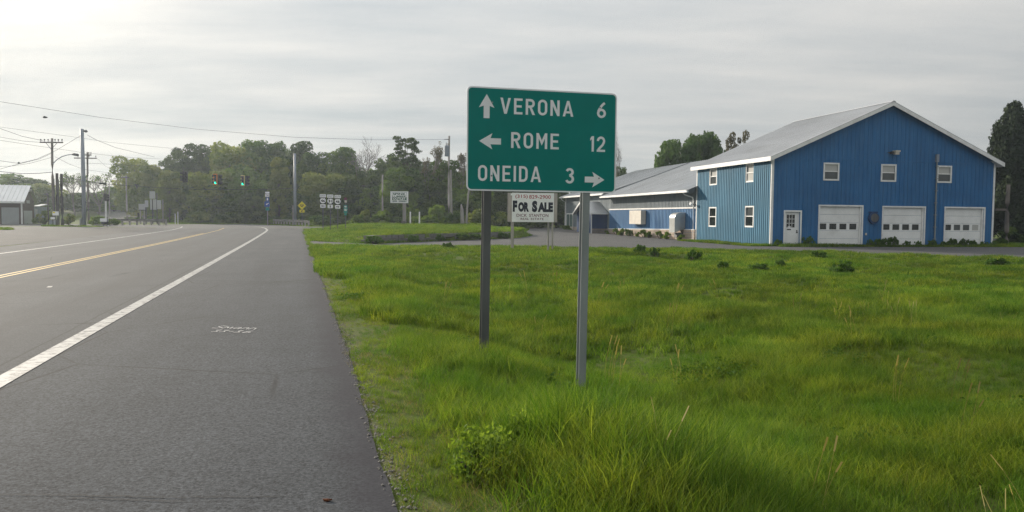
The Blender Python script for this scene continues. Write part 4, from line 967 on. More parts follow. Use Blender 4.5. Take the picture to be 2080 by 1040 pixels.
wpx('guy wire sloping from the top of the tall steel pole down to the left', [(168, 273, 87), (113, 306, 85), (75, 323, 83), (38, 332, 81.5), (0, 326.5, 80), (-40, 319, 78)], .022)
wpx('drooping cable left of the crossarm pole, upper strand', [(106, 311, 86), (80, 323, 84.5), (40, 332.5, 82), (0, 343.5, 80), (-50, 350, 78)], .022)
wpx('drooping cable left of the crossarm pole, lower strand', [(106, 319.5, 86), (60, 332, 83), (25, 337, 81), (-40, 340, 78)], .017)
wpx('thick black cable sagging from the crossarm pole out of the left edge', [(-60, 340, 78), (0, 348.5, 80), (45, 352.8, 83), (80, 352, 85), (107, 349.5, 86)], .034)
wpx('low thin wire running from the crossarm pole to the distant pole', [(111, 318, 86), (140, 333, 88), (170, 344, 92), (210, 349.5, 108), (258, 359, 125)], .018)
wpx('heavy wire falling from the tall steel pole toward the wooded left side', [(177, 274, 87), (195, 284, 90), (235, 300, 98), (314, 319, 115)], .024)
wpx('upper of two wires leaving the double crossarm to the right', [(181, 311, 96), (215, 315, 100), (268, 320, 110), (330, 323, 120)], .018)
wpx('lower of two wires leaving the double crossarm to the right', [(196, 321, 96), (215, 338, 103), (243, 351, 112), (262, 357, 125)], .015)
wpx('low service wire between the lumber sign and the leaning pole', [(828, 392.5, 92), (880, 392, 90), (911, 391, 89), (948, 381, 88)], .012)
mb = MB(); mb.tube([pt(38, 331, 81.6)+Vector((-.1, 0, 0)), pt(38, 331, 81.6), pt(38, 331, 81.6)+Vector((.1, 0, 0))], [.06, .11, .06], 8); tag(mb.build('wire_ball', M['iron'], None, True), 'small dark ball fixed on the guy wire left of the crossarm pole', 'wire marker')
mb = MB(); c = pt(209, 372.7, 89.2); mb.obox(c, (.36, 0, -.025), (0, .07, 0), (.005, 0, .10)); tag(mb.build('cable_splice', M['black'], None), 'black splice box hanging on the heavy tether cable', 'splice box')

def signal(label, px, py, d, yaw, case, lit, sidevis):
    p = pt(px, py, d); root = thing('traffic_signal', label, 'traffic light', p, yaw, 'traffic lights over the junction')
    mb = MB(); mb.box((-.19, -.10, -.62), (.19, .12, .62)); body = mb.build('housing', M['black'], root)
    mb = MB(); w = .25; o = .67; t = .085
    mb.box((-w, -.135, -o), (w, -.105, -o+t)); mb.box((-w, -.135, o-t), (w, -.105, o)); mb.box((-w, -.135, -o+t), (-w+t, -.105, o-t)); mb.box((w-t, -.135, -o+t), (w, -.105, o-t))
    if case: mb.build('door_frame', M[case], root)
    for k in range(3):
        z = .40-.40*k
        mb = MB(); mb.tube([(0, -.106, z), (0, -.13, z)], [.155, .15], 14); mb.build('lens', M['lit_green' if (lit and k == 2) else 'lens_off'], root)
        n = 9; vs = []
        for yy, rr in ((-.137, .165), (-.37, .165)): vs += [(rr*math.cos(R(-20+220*i/n)), yy, z+rr*math.sin(R(-20+220*i/n))) for i in range(n+1)]
        mb = MB(); mb.add(vs, [(i, i+1, n+2+i, n+1+i) for i in range(n)]); mb.build('visor', M['black'], root)
    # heads facing the side streets, on the same hanger
    if sidevis:
        for sg in sidevis:
            mb = MB(); mb.box((sg*.20, .14, -.62), (sg*.40, .50, .62)); b2 = mb.build('side_head', M['black'], root)
            for k in range(3):
                z = .46-.40*k; mb = MB(); mb.tube([(sg*.40, .32, z), (sg*.62, .32, z-.02)], .16, 8, False); mb.build('visor', M['black'], b2)
    mb = MB(); mb.tube([(0, 0, .62), (0, 0, .62+.55)], .03, 6); mb.box((-.16, -.06, .62), (.16, .06, .70)); mb.build('hanger', M['iron'], root)
    return root
signal('green-lit traffic light with an orange frame, middle of the three', 438.5, 364.5, 96, R(-9), 'orange', True, (-1, 1))
signal('green-lit traffic light with a faded yellow frame, rightmost of the three', 494, 367, 99, R(-9), 'olive', True, (1,))
rS = signal('unlit dark traffic light seen from the side, left of the two green ones', 373, 359.5, 92.5, R(-78), None, False, (1,))
# side-street signal on a white post
b = base(215.5, 92, .1); r_ = thing('pedestal_signal', 'dark signal head on a white post above the yellow-green bush', 'traffic light', b, 0)
mb = MB(); mb.tube([(0, 0, 0), (0, 0, zat(215, 407, 92)-b.z)], .10, 8); mb.build('post', M['trim'], r_)
z0, z1 = zat(215, 408, 92)-b.z, zat(215, 393.5, 92)-b.z
mb = MB(); mb.box((-.16, -.14, z0), (.12, .14, z1)); mb.build('housing', M['black'], r_)
mb = MB()
for k in range(3): mb.tube([(.10, 0, z0+.14+.26*k), (.36, 0, z0+.12+.26*k)], .12, 8, False)
mb.build('visor', M['black'], r_)

def panel_sign(root, nm, x0, x1, z0, z1, mat, y=0, border=None):
    mb = MB(); mb.prism(rrect(x0, z0, x1, z1, min(.05, (x1-x0)*.1), 3), y-.012, y); return mb.build(nm, M[mat], root)
# route marker cluster
def route_marker(px, top, word_, num, ang, label, d=70):
    k = d/FPX; b = base(px, d, .2); root = thing('route_sign', label, 'route sign', b, 0, 'three route signs side by side')
    Z = lambda py: zat(px, py, d)-b.z
    a = top
    panel_sign(root, 'direction_plate', -6.4*k, 6.4*k, Z(a+6.4), Z(a), 'white'); text('direction_word', word_, M['signblack'], root, -5.0*k, 5.0*k, Z(a+5.0), Z(a+1.5), -.013, .0)
    panel_sign(root, 'shield_plate', -6.5*k, 6.5*k, Z(a+19.6), Z(a+7.0), 'signblack')
    zc = (Z(a+7)+Z(a+19.6))/2; h = (Z(a+7.8)-Z(a+18.8))/2; w = 5.9*k
    pts = [(-w*.62, h), (-w*.3, h*.82), (0, h*1.0), (w*.3, h*.82), (w*.62, h), (w*.98, h*.42), (w*1.0, -.1*h), (w*.85, -h*.55), (w*.45, -h*.85), (0, -h*1.0), (-w*.45, -h*.85), (-w*.85, -h*.55), (-w*1.0, -.1*h), (-w*.98, h*.42)]
    mb = MB(); mb.prism([(p[0], zc+p[1]) for p in pts], -.018, -.0125); mb.build('shield', M['white'], root)
    text('route_number', num, M['signblack'], root, -4.3*k, 4.3*k, zc-h*.50, zc+h*.52, -.019, .035)
    panel_sign(root, 'arrow_plate', -5.4*k, 5.4*k, Z(a+27.6), Z(a+20.4), 'white')
    mb = MB(); mb.prism(arrow_poly(0, (Z(a+20.4)+Z(a+27.6))/2, (7.2 if ang != 90 else 5.4)*k, 1.5*k, 2.8*k, 2.0*k, ang), -.018, -.0125); mb.build('arrow', M['signblack'], root)
    mb = MB(); mb.box((-.035, .002, 0), (.035, .05, Z(a+1))); mb.build('post', M['galv_dark'], root)
route_marker(656, 394.5, 'NORTH', '46', 180, 'NORTH 46 route sign with an arrow pointing left')
route_marker(671, 395.3, 'EAST', '31', 90, 'EAST 31 route sign with an arrow pointing up, in the middle', 69.6)
route_marker(686, 396.2, 'SOUTH', '46', 0, 'SOUTH 46 route sign with an arrow pointing right', 69.2)
# green bike sign with small brown sign above
d = 69; k = d/FPX; b = base(702, d, .2); Z = lambda py: zat(702, py, d)-b.z
r_ = thing('bike_route_sign', 'narrow green bicycle route sign on its own post right of the three route signs', 'route sign', b)
mb = MB(); mb.box((-.03, .002, 0), (.03, .05, Z(401))); mb.build('post', M['galv_dark'], r_)
panel_sign(r_, 'plate', -3.6*k, 3.6*k, Z(433), Z(416.5), 'teal')
mb = MB(); zc = (Z(416.5)+Z(433))/2
for sx in (-1, 1): 
    for p in g_strip(arc(sx*1.0*k, zc-1.6*k, 1.5*k, 1.9*k, 0, 360, 12)[:-1], .7*k, True): mb.prism([(a, c_) for a, c_ in p], -.018-.001*sx, -.0125)
mb.prism([(-1.8*k, zc+2.0*k), (1.8*k, zc+2.6*k), (1.8*k, zc+3.4*k), (-1.8*k, zc+2.8*k)], -.018, -.0125); mb.prism(rrect(-2.2*k, zc+4.6*k, 2.2*k, zc+6.4*k, .02, 2), -.018, -.0125); mb.build('bicycle_symbol', M['white'], r_)
panel_sign(r_, 'route_plate', -2.4*k, 2.4*k, Z(437.5), Z(433.6), 'teal')
panel_sign(r_, 'brown_plate', -3.2*k, 3.0*k, Z(406), Z(401.5), 'purple'); panel_sign(r_, 'small_plate', -2.0*k, 2.6*k, Z(411.5), Z(407), 'ac')
# yellow diamond
d = 100; k = d/FPX; b = base(613.5, d, .2); Z = lambda py: zat(613.5, py, d)-b.z
r_ = thing('warning_sign', 'yellow diamond warning sign with a smaller arrow plate below it', 'warning sign', b)
mb = MB(); zc = Z(417.6); q = 8.6*k; mb.prism([(0, zc+q), (-q, zc), (0, zc-q), (q, zc)], -.014, 0); dm = mb.build('diamond', M['yellow'], r_)
mb = MB(); mb.prism(rrect(-3.4*k, zc-.2*k, -.5*k, zc+2.2*k, .03, 3), -.02, -.0145); mb.prism(rrect(.6*k, zc-.2*k, 3.6*k, zc+2.2*k, .03, 3), -.02, -.0145); mb.prism([(-2.8*k, zc-2.6*k), (2.8*k, zc-2.6*k), (2.2*k, zc-1.2*k), (-2.2*k, zc-1.2*k)], -.02, -.0145); mb.build('symbol', M['signblack'], dm)
panel_sign(r_, 'arrow_plate', -5.0*k, 5.2*k, Z(431.6), Z(426), 'yellow')
mb = MB(); mb.prism(arrow_poly(0, Z(428.8), 5.2*k, 1.5*k, 2.6*k, 1.9*k, 200), -.02, -.0125); mb.build('arrow', M['signblack'], r_)
mb = MB(); mb.box((-.04, .002, 0), (.04, .05, Z(410))); mb.build('post', M['galv_dark'], r_)
# cluster by the right end of the trees: white shield and blue plates
d = 104; k = d/FPX; b = base(543.5, d, .2); Z = lambda py: zat(543.5, py, d)-b.z
r_ = thing('route_sign_stack', 'tall stack of white and blue signs on one post behind the guardrail', 'road sign', b)
panel_sign(r_, 'white_plate', -4.5*k, 4.2*k, Z(393), Z(389.5), 'white'); panel_sign(r_, 'shield_plate', -4.2*k, 4.0*k, Z(399.8), Z(394), 'white')
text('route_number', '31', M['signblack'], r_, -2.2*k, 2.2*k, Z(398.9), Z(394.9), -.013, .03)
for a, c_, m_ in ((401, 408.5, 'signblue'), (409, 420, 'signblue'), (421, 427.5, 'teal')): panel_sign(r_, 'lower_plate', (-6 if a == 409 else -3.4)*k, 4.6*k if a == 409 else 3.6*k, Z(c_), Z(a), m_)
mb = MB(); mb.prism(arrow_poly(-.4*k, Z(414.5), 6.5*k, 1.4*k, 3*k, 2.2*k, 215), -.018, -.0125); mb.prism(rrect(-1.2*k, Z(407), 1.6*k, Z(402.5), .03, 2), -.018, -.0125); mb.build('symbol', M['white'], r_)
mb = MB(); mb.box((-.05, .002, 0), (.05, .06, Z(390))); mb.build('post', M['wood_pale'], r_)
# lumber outlet sign
d = 90; k = d/FPX; b = base(819.5, d, .3); Z = lambda py: zat(819, py, d)-b.z
r_ = thing('lumber_sign', 'white and green SPINK LUMBER OUTLET box sign on two posts before the trees', 'shop sign', b, R(-4))
x0, x1 = -26.5*k, 9.5*k
mb = MB(); mb.box((x0, -.12, Z(412.5)), (x1, .12, Z(388.8))); mb.build('cabinet', M['white'], r_)
mb = MB(); fr = rect(x0+3.2*k, Z(410.6), x1-2.4*k, Z(390.6)); q = .5*k
A = fr; B = [(A[0][0]+q, A[0][1]+q), (A[1][0]-q, A[1][1]+q), (A[2][0]-q, A[2][1]-q), (A[3][0]+q, A[3][1]-q)]
for i in range(4): j = (i+1) % 4; mb.prism([A[i], A[j], B[j], B[i]], -.13, -.1205)
mb.prism(rect(x0+4.0*k, Z(406.4), x1-3.2*k, Z(401.2)), -.13, -.1205)
mb.build('print', M['spinkgreen'], r_)
text('shop_name', 'SPINK', M['spinkgreen'], r_, x0+5*k, x1-4*k, Z(396.6), Z(392), -.1225, .03); text('shop_name', 'LUMBER', M['spinkgreen'], r_, x0+4.6*k, x1-3.6*k, Z(400.8), Z(397.3), -.1225, .03)
text('shop_name', 'OUTLET', M['white'], r_, x0+5.2*k, x1-4.6*k, Z(405.9), Z(401.8), -.1315, .03)
mb = MB(); r2 = random.Random(4); x = x0+5*k
while x < x1-5*k:
    w = r2.choice((.9, 1.3, 1.6))*k
    if abs(x-(x0+15*k)) > 1.2*k: mb.prism(rect(x, Z(409.6), x+w*.75, Z(407.4)), -.13, -.1205)
    x += w
mb.build('small_print', M['spinkgreen'], r_)
for x in (0, 3.6*k):
    mb = MB(); mb.box((x-.09, -.07, 0), (x+.09, .07, Z(412.6))); mb.build('post', M['wood_pale'], r_)
mb = MB(); mb.box((-5*k, -.3, 0), (5*k, .3, Z(449))); mb.build('foot', M['concrete'], r_)
for px, lab in ((833.5, 'left of the two white marker posts before the bright shrubs'), (852, 'right of the two white marker posts before the bright shrubs')):
    b = base(px, 87, .1); mb = MB(); h = zat(px, 430, 87)-b.z; mb.tube([(0, 0, 0), (0, 0, h-.05), (0, 0, h)], [.085, .075, .05], 8); o = mb.build('marker_post', M['trim']); o.location = b; tag(o, lab, 'post', 'white marker posts')
b = base(938, 87.5, .2); h = zat(938, 415, 87.5)-b.z
mb = MB(); mb.tube([(.12, 0, 0), (.06, 0, h*.4), (0, 0, h*.8), (-.08, 0, h)], [.24, .2, .17, .06], 9); o = mb.build('broken_trunk', M['wood_pale'], None, True); o.location = b; tag(o, 'pale broken tree trunk beside the leaning pole', 'tree stump')
for px, tp, lab in ((356, 434, 'shorter of two thin white posts at the far roadside'), (361.5, 430, 'taller of two thin white posts at the far roadside')):
    b = base(px, 106, .1); mb = MB(); mb.tube([(0, 0, 0), (0, 0, zat(px, tp, 106)-b.z)], .055, 6); o = mb.build('delineator', M['trim']); o.location = b; tag(o, lab, 'post', 'thin white roadside posts')
# guardrails
def guardrail(label, A, B, zA, zB, n):
    A, B = Vector(A), Vector(B); c = (A+B)/2; root = thing('guardrail', label, 'guardrail', (c.x, c.y, gz(c.x, c.y)))
    def L(p): return Vector((p.x-c.x, p.y-c.y, gz(p.x, p.y)-root.location.z))
    mb = MB(); dv = (B-A).normalized(); nv = Vector((dv.y, -dv.x, 0))
    if nv.y > 0: nv = -nv
    prof = [(.0, .75), (.06, .70), (.0, .63), (.0, .57), (.06, .50), (.0, .44)]; vs = []; m = 10
    for i in range(m+1):
        q = L(A.lerp(B, i/m)); vs += [q+nv*(.1+o)+Vector((0, 0, z)) for o, z in prof]
    P_ = len(prof); mb.add(vs, [(i*P_+j, (i+1)*P_+j, (i+1)*P_+j+1, i*P_+j+1) for i in range(m) for j in range(P_-1)]); mb.build('rail', M['concrete'], root)
    pr = None
    for i in range(n+1):
        q = L(A.lerp(B, i/n))
        if pr is None: mb = MB(); mb.box((-.09, -.08, -.2), (.09, .08, .72)); pr = o = mb.build('post', M['wood_pale'], root)
        else: o = pr.copy(); COL.objects.link(o); o.parent = root
        o.location = q
guardrail('grey guardrail on wooden posts at the right-hand bend, below the steel pole', (-24.6, 95.2, 0), (-37.2, 117, 0), 0, 0, 17)
g1, g2 = pt(204, 457, 93), pt(337, 457, 94.5)
guardrail('grey guardrail beyond the junction on the left, before the sign backs', (g1.x, g1.y, 0), (g2.x, g2.y, 0), 0, 0, 9)
# backs of road signs beyond it
def sign_back(label, px, d, x0, x1, y0, y1, posts, dark):
    b = base(px, d, .2); root = thing('sign_back', label, 'road sign', b, 0, 'signs seen from behind'); k = d/FPX; Z = lambda py: zat(px, py, d)-b.z
    if x1 > x0: panel_sign(root, 'panel', (x0-px)*k, (x1-px)*k, Z(y1), Z(y0), 'sign_back')
    for q, tp in posts:
        mb = MB(); x = (q-px)*k; mb.box((x-.05, .004, 0), (x+.05, .09, Z(tp))); mb.build('post', M['iron' if dark else 'wood_pale'], root)
    return root, k, Z
r_, k, Z = sign_back('pale sign back on two legs, leftmost of the signs seen from behind', 288, 101, 282, 295.5, 414, 426, ((285, 426), (293, 426)), False)
mb = MB(); mb.box((-6*k, -.02, Z(427.5)), (7.6*k, .0, Z(426.2))); mb.build('frame', M['iron'], r_)
sign_back('narrow grey sign back on a dark post, second of the signs seen from behind', 298, 103, 294.6, 302, 407, 421, ((296.6, 415),), True)
sign_back('highest grey sign back on a dark post, among the signs seen from behind', 311, 105, 304.5, 316, 388.5, 403.5, ((319, 392), (310, 405)), True)
sign_back('large grey sign back low on a dark post, among the signs seen from behind', 313, 106.5, 305.5, 318.5, 405, 426, ((310.2, 411.5),), True)
sign_back('right-hand grey sign back on a pale post, among the signs seen from behind', 325, 105, 319.5, 328, 406.5, 425, ((331, 405),), False)
# small roadside boxes, left
b = base(107, 84, .1); k = 84/FPX; Z = lambda py: zat(107, py, 84)-b.z
r_ = thing('utility_cabinet', 'grey utility cabinet at the foot of the crossarm pole', 'utility box', b); mb = MB(); mb.box((-4.5*k, -.2, 0), (4.2*k, .2, Z(448))); mb.build('body', M['steel'], r_); mb = MB(); mb.box((-4.9*k, -.24, Z(448)+.002), (4.6*k, .24, Z(447))); mb.build('lid', M['galv'], r_)
b = base(113.5, 83.5, .1); Z = lambda py: zat(113, py, 83.5)-b.z; r_ = thing('yard_sign', 'small pale notice board in front of the stub poles', 'notice', b); panel_sign(r_, 'board', -6.5*k, 6.3*k, Z(437.5), Z(429.3), 'white'); mb = MB(); mb.box((-.03, .002, 0), (.03, .05, Z(430))); mb.build('post', M['iron'], r_)
mb = MB(); mb.prism(rect(-5.8*k, Z(433), -1.2*k, Z(430)), -.018, -.0125); mb.build('print', M['yellow'], r_)
b = base(107.3, 83.2, .1); Z = lambda py: zat(107, py, 83.2)-b.z; r_ = thing('yard_sign', 'small white notice on a thin stake left of the stub poles', 'notice', b); panel_sign(r_, 'board', -4.6*k, 4.4*k, Z(445.5), Z(441), 'white'); mb = MB(); mb.box((-.03, .002, 0), (.03, .05, Z(442))); mb.build('post', M['iron'], r_)
b = base(212, 84.5, .1); Z = lambda py: zat(212, py, 84.5)-b.z; r_ = thing('roadside_box', 'white mailbox-like box on a black stand at the corner of the gravel lot', 'mailbox', b)
mb = MB(); mb.box((-6.4*k, -.25, Z(450.3)), (5.6*k, .25, Z(443.5))); mb.build('box', M['white'], r_); mb = MB(); mb.box((-4.4*k, -.2, Z(455)), (5.2*k, .2, Z(450.4))); mb.build('base', M['iron'], r_)
mb = MB(); mb.box((5.7*k, -.06, 0), (6.5*k, .06, Z(440.5))); mb.box((-2*k, -.05, 0), (-1.2*k, .05, Z(455.1))); mb.build('post', M['black'], r_); mb = MB(); mb.box((6.6*k, -.07, .12), (9.2*k, .02, Z(457))); mb.build('reflector', M['white'], r_)
# brown building at the left edge
def brown_building():
    c = base(45, 93); ax = Vector((-NV[0], -NV[1])); root = thing('brown_building', 'low brown building with bright metal roof and grey roller doors at the left edge', 'building', c, R(21))
    HW, ln, e, rg, dp = 0, 13, 2.75, 4.55, 7.0; my = dp/2
    def P(x, y, z): return (x, y, z)
    sh = -.30
    mb = MB(); mb.box((-ln, .0, -.5), (-.0, .12, e)); mb.build('front_wall', M['brown'], root)
    mb = MB(); mb.add([(0, 0, -.5), (0, dp, -.5), (0, dp, e), (0, my, rg), (0, 0, e)], [(0, 1, 2, 3, 4)]); mb.build('gable_wall', M['brown'], root)
    for sg, nm in ((0, 'roof'), (1, 'roof')):
        y0, y1 = (-.4, my) if sg == 0 else (dp+.4, my); sl = (rg-e)/my; z0 = rg-sl*abs(y0-my)+.06
        mb = MB(); mb.add([(-ln-.3, y0, z0), (.35, y0, z0), (.35, my, rg+.06), (-ln-.3, my, rg+.06), (-ln-.3, y0, z0+.06), (.35, y0, z0+.06), (.35, my, rg+.12), (-ln-.3, my, rg+.12)], [(3, 2, 1, 0), (4, 5, 6, 7), (0, 1, 5, 4), (1, 2, 6, 5), (2, 3, 7, 6), (3, 0, 4, 7)])
        x = -ln
        while x < .3: mb.add([(x-.05, y0, z0+.061), (x+.05, y0, z0+.061), (x+.05, my, rg+.121), (x-.05, my, rg+.121), (x-.03, y0, z0+.12), (x+.03, y0, z0+.12), (x+.03, my, rg+.18), (x-.03, my, rg+.18)], [(4, 5, 6, 7), (0, 1, 5, 4), (1, 2, 6, 5), (2, 3, 7, 6), (3, 0, 4, 7)]); x += .46
        mb.build(nm, M['silver'], root)
    mb = MB(); mb.box((-ln-.3, -.44, e-.30), (.35, -.402, e-.10)); mb.build('eave_board', M['trim'], root)
    for i, x in enumerate((-2.05, -4.35, -6.6, -8.9)):
        mb = MB(); mb.box((x-.0, -.06, -.1), (x+1.75, -.002, 1.95))
        for q in range(5): mb.box((x+.02, -.075, .05+q*.38), (x+1.73, -.061, .09+q*.38))
        mb.build('roller_door', M['shutter'], root)
    mb = MB(); mb.box((-.09, -.07, -.4), (.07, -.001, e-.12)); mb.build('corner_post', M['trim'], root)
    mb = MB(); mb.box((.002, 1.0, -.4), (.04, 5.6, 1.6)); mb.build('gable_panel', M['shutter'], root)
    mb = MB(); mb.tube([(.01, my, rg-.55), (.3, my, rg-.5), (.42, my, rg-.5)], [.05, .16, .14], 8); mb.build('gable_lamp', M['white'], root)
    mb = MB(); mb.box((.002, my-.9, 2.5), (.03, my+.9, 2.85)); mb.build('gable_sign', M['sign_back'], root)
M['silver'] = painted('bright_ribbed_roof', (.60, .61, .62), .35, .08, scale=1, spec=.5, metal=.4)
brown_building()
b = base(74, 104); r_ = thing('shed', 'small pale grey shed between the brown building and the bushes', 'shed', b, R(8)); k = 104/FPX
mb = MB(); mb.box((-5.5*k, 0, -.3), (6*k, 2.2, 2.15)); mb.build('wall', M['greyblue'], r_); mb = MB(); mb.add([(-6*k, -.15, 2.16), (6.5*k, -.15, 2.16), (6.5*k, 2.4, 2.45), (-6*k, 2.4, 2.45), (-6*k, -.15, 2.22), (6.5*k, -.15, 2.22), (6.5*k, 2.4, 2.51), (-6*k, 2.4, 2.51)], [(3, 2, 1, 0), (4, 5, 6, 7), (0, 1, 5, 4), (1, 2, 6, 5), (2, 3, 7, 6), (3, 0, 4, 7)]); mb.build('roof', M['galv'], r_)
mb = MB(); mb.box((-2*k, -.03, 0), (2.6*k, -.002, 1.85)); mb.build('door', M['shutter'], r_)
# retaining wall of broken blocks along the island
def retaining_wall():
    A, B = Vector((-9.15, 47.85, 0)), Vector((-.25, 63.7, 0)); ln = (B-A).length; an = math.atan2(B.y-A.y, B.x-A.x)
    root = thing('retaining_wall', 'low crumbling wall of grey concrete blocks holding up the grass island', 'wall', (A.x, A.y, -.13), an)
    r = random.Random(11); protos = []
    for q in range(4):
        mb = MB(); L2 = (.72, .9, 1.1, .6)[q]; bm = bmesh.new(); bmesh.ops.create_cube(bm, size=1); bmesh.ops.subdivide_edges(bm, edges=bm.edges[:], cuts=1)
        for v in bm.verts: v.co = Vector((v.co.x*L2+r.uniform(-.02, .02), v.co.y*.34+r.uniform(-.02, .02), v.co.z*.235+r.uniform(-.015, .015)))
        me = bpy.data.meshes.new('block'); bm.to_mesh(me); bm.free(); me.materials.append(M['concrete']); protos.append((me, L2))
    for row in range(2):
        x = .1+row*.3
        while x < ln-.3:
            me, L2 = protos[r.randint(0, 3)]
            gap = (8.6 < x < 9.6 and row == 0) or (row == 1 and r.random() < .14)
            if not gap:
                o = link('block', me, root); o.location = (x+L2/2, -.02+r.uniform(-.05, .04)+.05*row, .13+row*.245); o.rotation_euler = (r.uniform(-.03, .03), r.uniform(-.03, .03), r.uniform(-.05, .05))
            x += L2+.02
retaining_wall()
def bird():
    p = pt(91.5, 239, 60); mb = MB(); mb.tube([(-.16, 0, 0), (-.08, 0, .01), (.04, 0, .01), (.13, 0, .03), (.18, 0, .02)], [.015, .05, .06, .04, .01], 8)
    for sg in (-1, 1): mb.add([(.05, sg*.04, .02), (-.07, sg*.04, .02), (-.10, sg*.22, .10), (-.02, sg*.36, .08), (.06, sg*.2, .11)], [(0, 1, 2, 3, 4)])
    o = mb.build('bird', M['bird'], None, True); o.location = p; o.rotation_euler = (0, 0, R(20)); tag(o, 'tiny dark bird flying in the sky above the left poles', 'bird')
bird()

# ------------------------------------------------------------------ trees
def unit(v): return v/np.maximum(np.linalg.norm(v, axis=-1, keepdims=True), 1e-9)
def leaves(cent, rad, n, size, rg, flat=.75, shell=.55, out_bias=.8, aspect=.55, droop=0.0, cen=None):
    """leaf quads scattered in clusters; cent (k,3), rad (k,)"""
    k = len(cent); idx = rg.choice(k, n, p=rad**2/np.sum(rad**2))
    d = unit(rg.normal(size=(n, 3))); rr = (shell+(1-shell)*rg.random(n))**.7
    p = cent[idx]+d*(rad[idx]*rr)[:, None]*np.array((1, 1, flat))
    nn = unit(d*out_bias+rg.normal(size=(n, 3))*.7+np.array((0, 0, .35)))
    a = unit(np.cross(nn, rg.normal(size=(n, 3)))); a[:, 2] -= droop; a = unit(a); b = np.cross(nn, a)
    s = size*(.6+.8*rg.random(n))[:, None]
    V = np.stack([p-a*s, p-b*s*aspect+nn*s*.12, p+a*s, p+b*s*aspect+nn*s*.12], 1).reshape(-1, 3)
    tint = np.clip(rg.random(k)[idx]*.9+rg.random(n)*.45-.17, 0, 1)
    return V, tint
def leafmesh(name, V, tint, mat):
    F = np.arange(len(V)).reshape(-1, 4); return npmesh(name, V, F, mat, [('tint', 'FACE', tint)])
def limb_pts(p0, p1, rg, n=4, wob=.12):
    p0, p1 = np.array(p0), np.array(p1); L = np.linalg.norm(p1-p0)
    return [Vector(p0+(p1-p0)*i/n+(rg.normal(size=3)*wob*L*.25 if 0 < i < n else 0)+np.array((0, 0, .12*L*math.sin(math.pi*i/n)*.5))) for i in range(n+1)]
TREE = {}
def make_tree(kind, seed, h, r, nleaf, size, z0f=.22, ncl=30, crf=.30, shape='round', mat=None, tr=.16, flat=.75, shell=.5):
    rg = np.random.default_rng(seed); mb = MB()
    lean = rg.normal(size=2)*.03*h
    trunk = [Vector((lean[0]*q*q, lean[1]*q*q, h*.86*q)) for q in np.linspace(0, 1, 6)]
    mb.tube(trunk, [tr*(1-.85*q) for q in np.linspace(0, 1, 6)], 7)
    cent = []; rad = []
    for i in range(ncl):
        f = (i+.5)/ncl; z = z0f+(1-z0f)*(.06+.88*f)
        if shape == 'round': w = math.sqrt(max(0, 1-((z-(z0f+1)/2*1.02)/((1-z0f)/2*1.12))**2))
        elif shape == 'tall': w = .55+.45*math.sin(math.pi*min(1, f*1.15))*(1-.4*f)
        elif shape == 'cone': w = (1-f)**.75*.95+.05
        elif shape == 'column': w = (1-f**2.4)*.92+.08
        elif shape == 'umbrella': w = .35+.65*f**.8
        a = i*2.39996+rg.normal()*.4; rr = r*w*(.45+.5*rg.random()) if shape != 'column' else r*w*.95*math.sqrt(rg.random())
        c = np.array((rr*math.cos(a)+lean[0]*z, rr*math.sin(a)+lean[1]*z, h*z)); cr = r*crf*(.65+.7*rg.random())*(.6+.4*w)
        cent.append(c); rad.append(cr)
        if i % 2 == 0 and shape != 'cone':
            zz = max(.12, z-.22-.1*rg.random())*h; q = min(1, zz/(h*.86)); st_ = (lean[0]*q*q, lean[1]*q*q, zz)
            mb.tube(limb_pts(st_, c, rg), [tr*.42, tr*.32, tr*.22, tr*.14, tr*.05], 5)
    cent = np.array(cent); rad = np.array(rad)
    V, t = leaves(cent, rad, nleaf, size, rg, flat, shell)
    mb2 = mb.build('trunk', M['bark'], None, True); tm = mb2.data; bpy.data.objects.remove(mb2)
    TREE[kind] = (tm, leafmesh('crown', V, t, mat or M['leaf_mid']), h, r)
def make_bare(kind, seed, h, r, mat, leaf=0, lmat=None, depth=5, up=.55):
    rg = np.random.default_rng(seed); mb = MB(); tips = []
    def grow(p, d, L, rad, lv):
        q = p+d*L; mid = p+d*L*.5+rg.normal(size=3)*L*.05
        mb.tube([Vector(p), Vector(mid), Vector(q)], [rad, rad*.85, rad*.68], 5 if lv < 2 else 3, lv < 1)
        if lv >= depth: tips.append(q); return
        for _ in range(3 if lv < 3 else int(rg.integers(2, 4))):
            nd = unit(d+rg.normal(size=3)*(.40+.05*lv)*np.array((1, 1, .75))+np.array((0, 0, up*.25))); grow(q, nd, L*(.62+.22*rg.random()), rad*.66, lv+1)
    grow(np.zeros(3), np.array((0, 0, 1.)), h*.26, h*.017, 0)
    zmax = max(t[2] for t in tips); rmax = max(np.hypot(t[0], t[1]) for t in tips); k = np.array((r/rmax, r/rmax, h/zmax))
    mb.v = [tuple(np.array(v)*k) for v in mb.v]
    o = mb.build('trunk', mat, None, True); tm = o.data; bpy.data.objects.remove(o); cm = None
    if leaf:
        c = np.array(tips)*k; V, t = leaves(c, np.full(len(c), .35), leaf, .13, rg); cm = leafmesh('crown', V, t, lmat)
    TREE[kind] = (tm, cm, h, r)
LM = M
make_tree('round_a', 1, 12, 4.2, 9000, .24, .10, 34, .34, 'round', M['leaf_mid'])
make_tree('round_b', 2, 12, 4.0, 9000, .24, .08, 30, .36, 'round', M['leaf_mid'])
make_tree('round_dark', 3, 13, 4.2, 9500, .23, .12, 34, .33, 'round', M['leaf_dark'])
make_tree('tall_a', 4, 13, 3.0, 8500, .23, .08, 34, .42, 'tall', M['leaf_mid'])
make_tree('tall_dark', 5, 14, 3.2, 9000, .22, .08, 36, .40, 'tall', M['leaf_dark'])
make_tree('light_a', 6, 11, 3.2, 8000, .22, .05, 30, .38, 'round', M['leaf_light'])
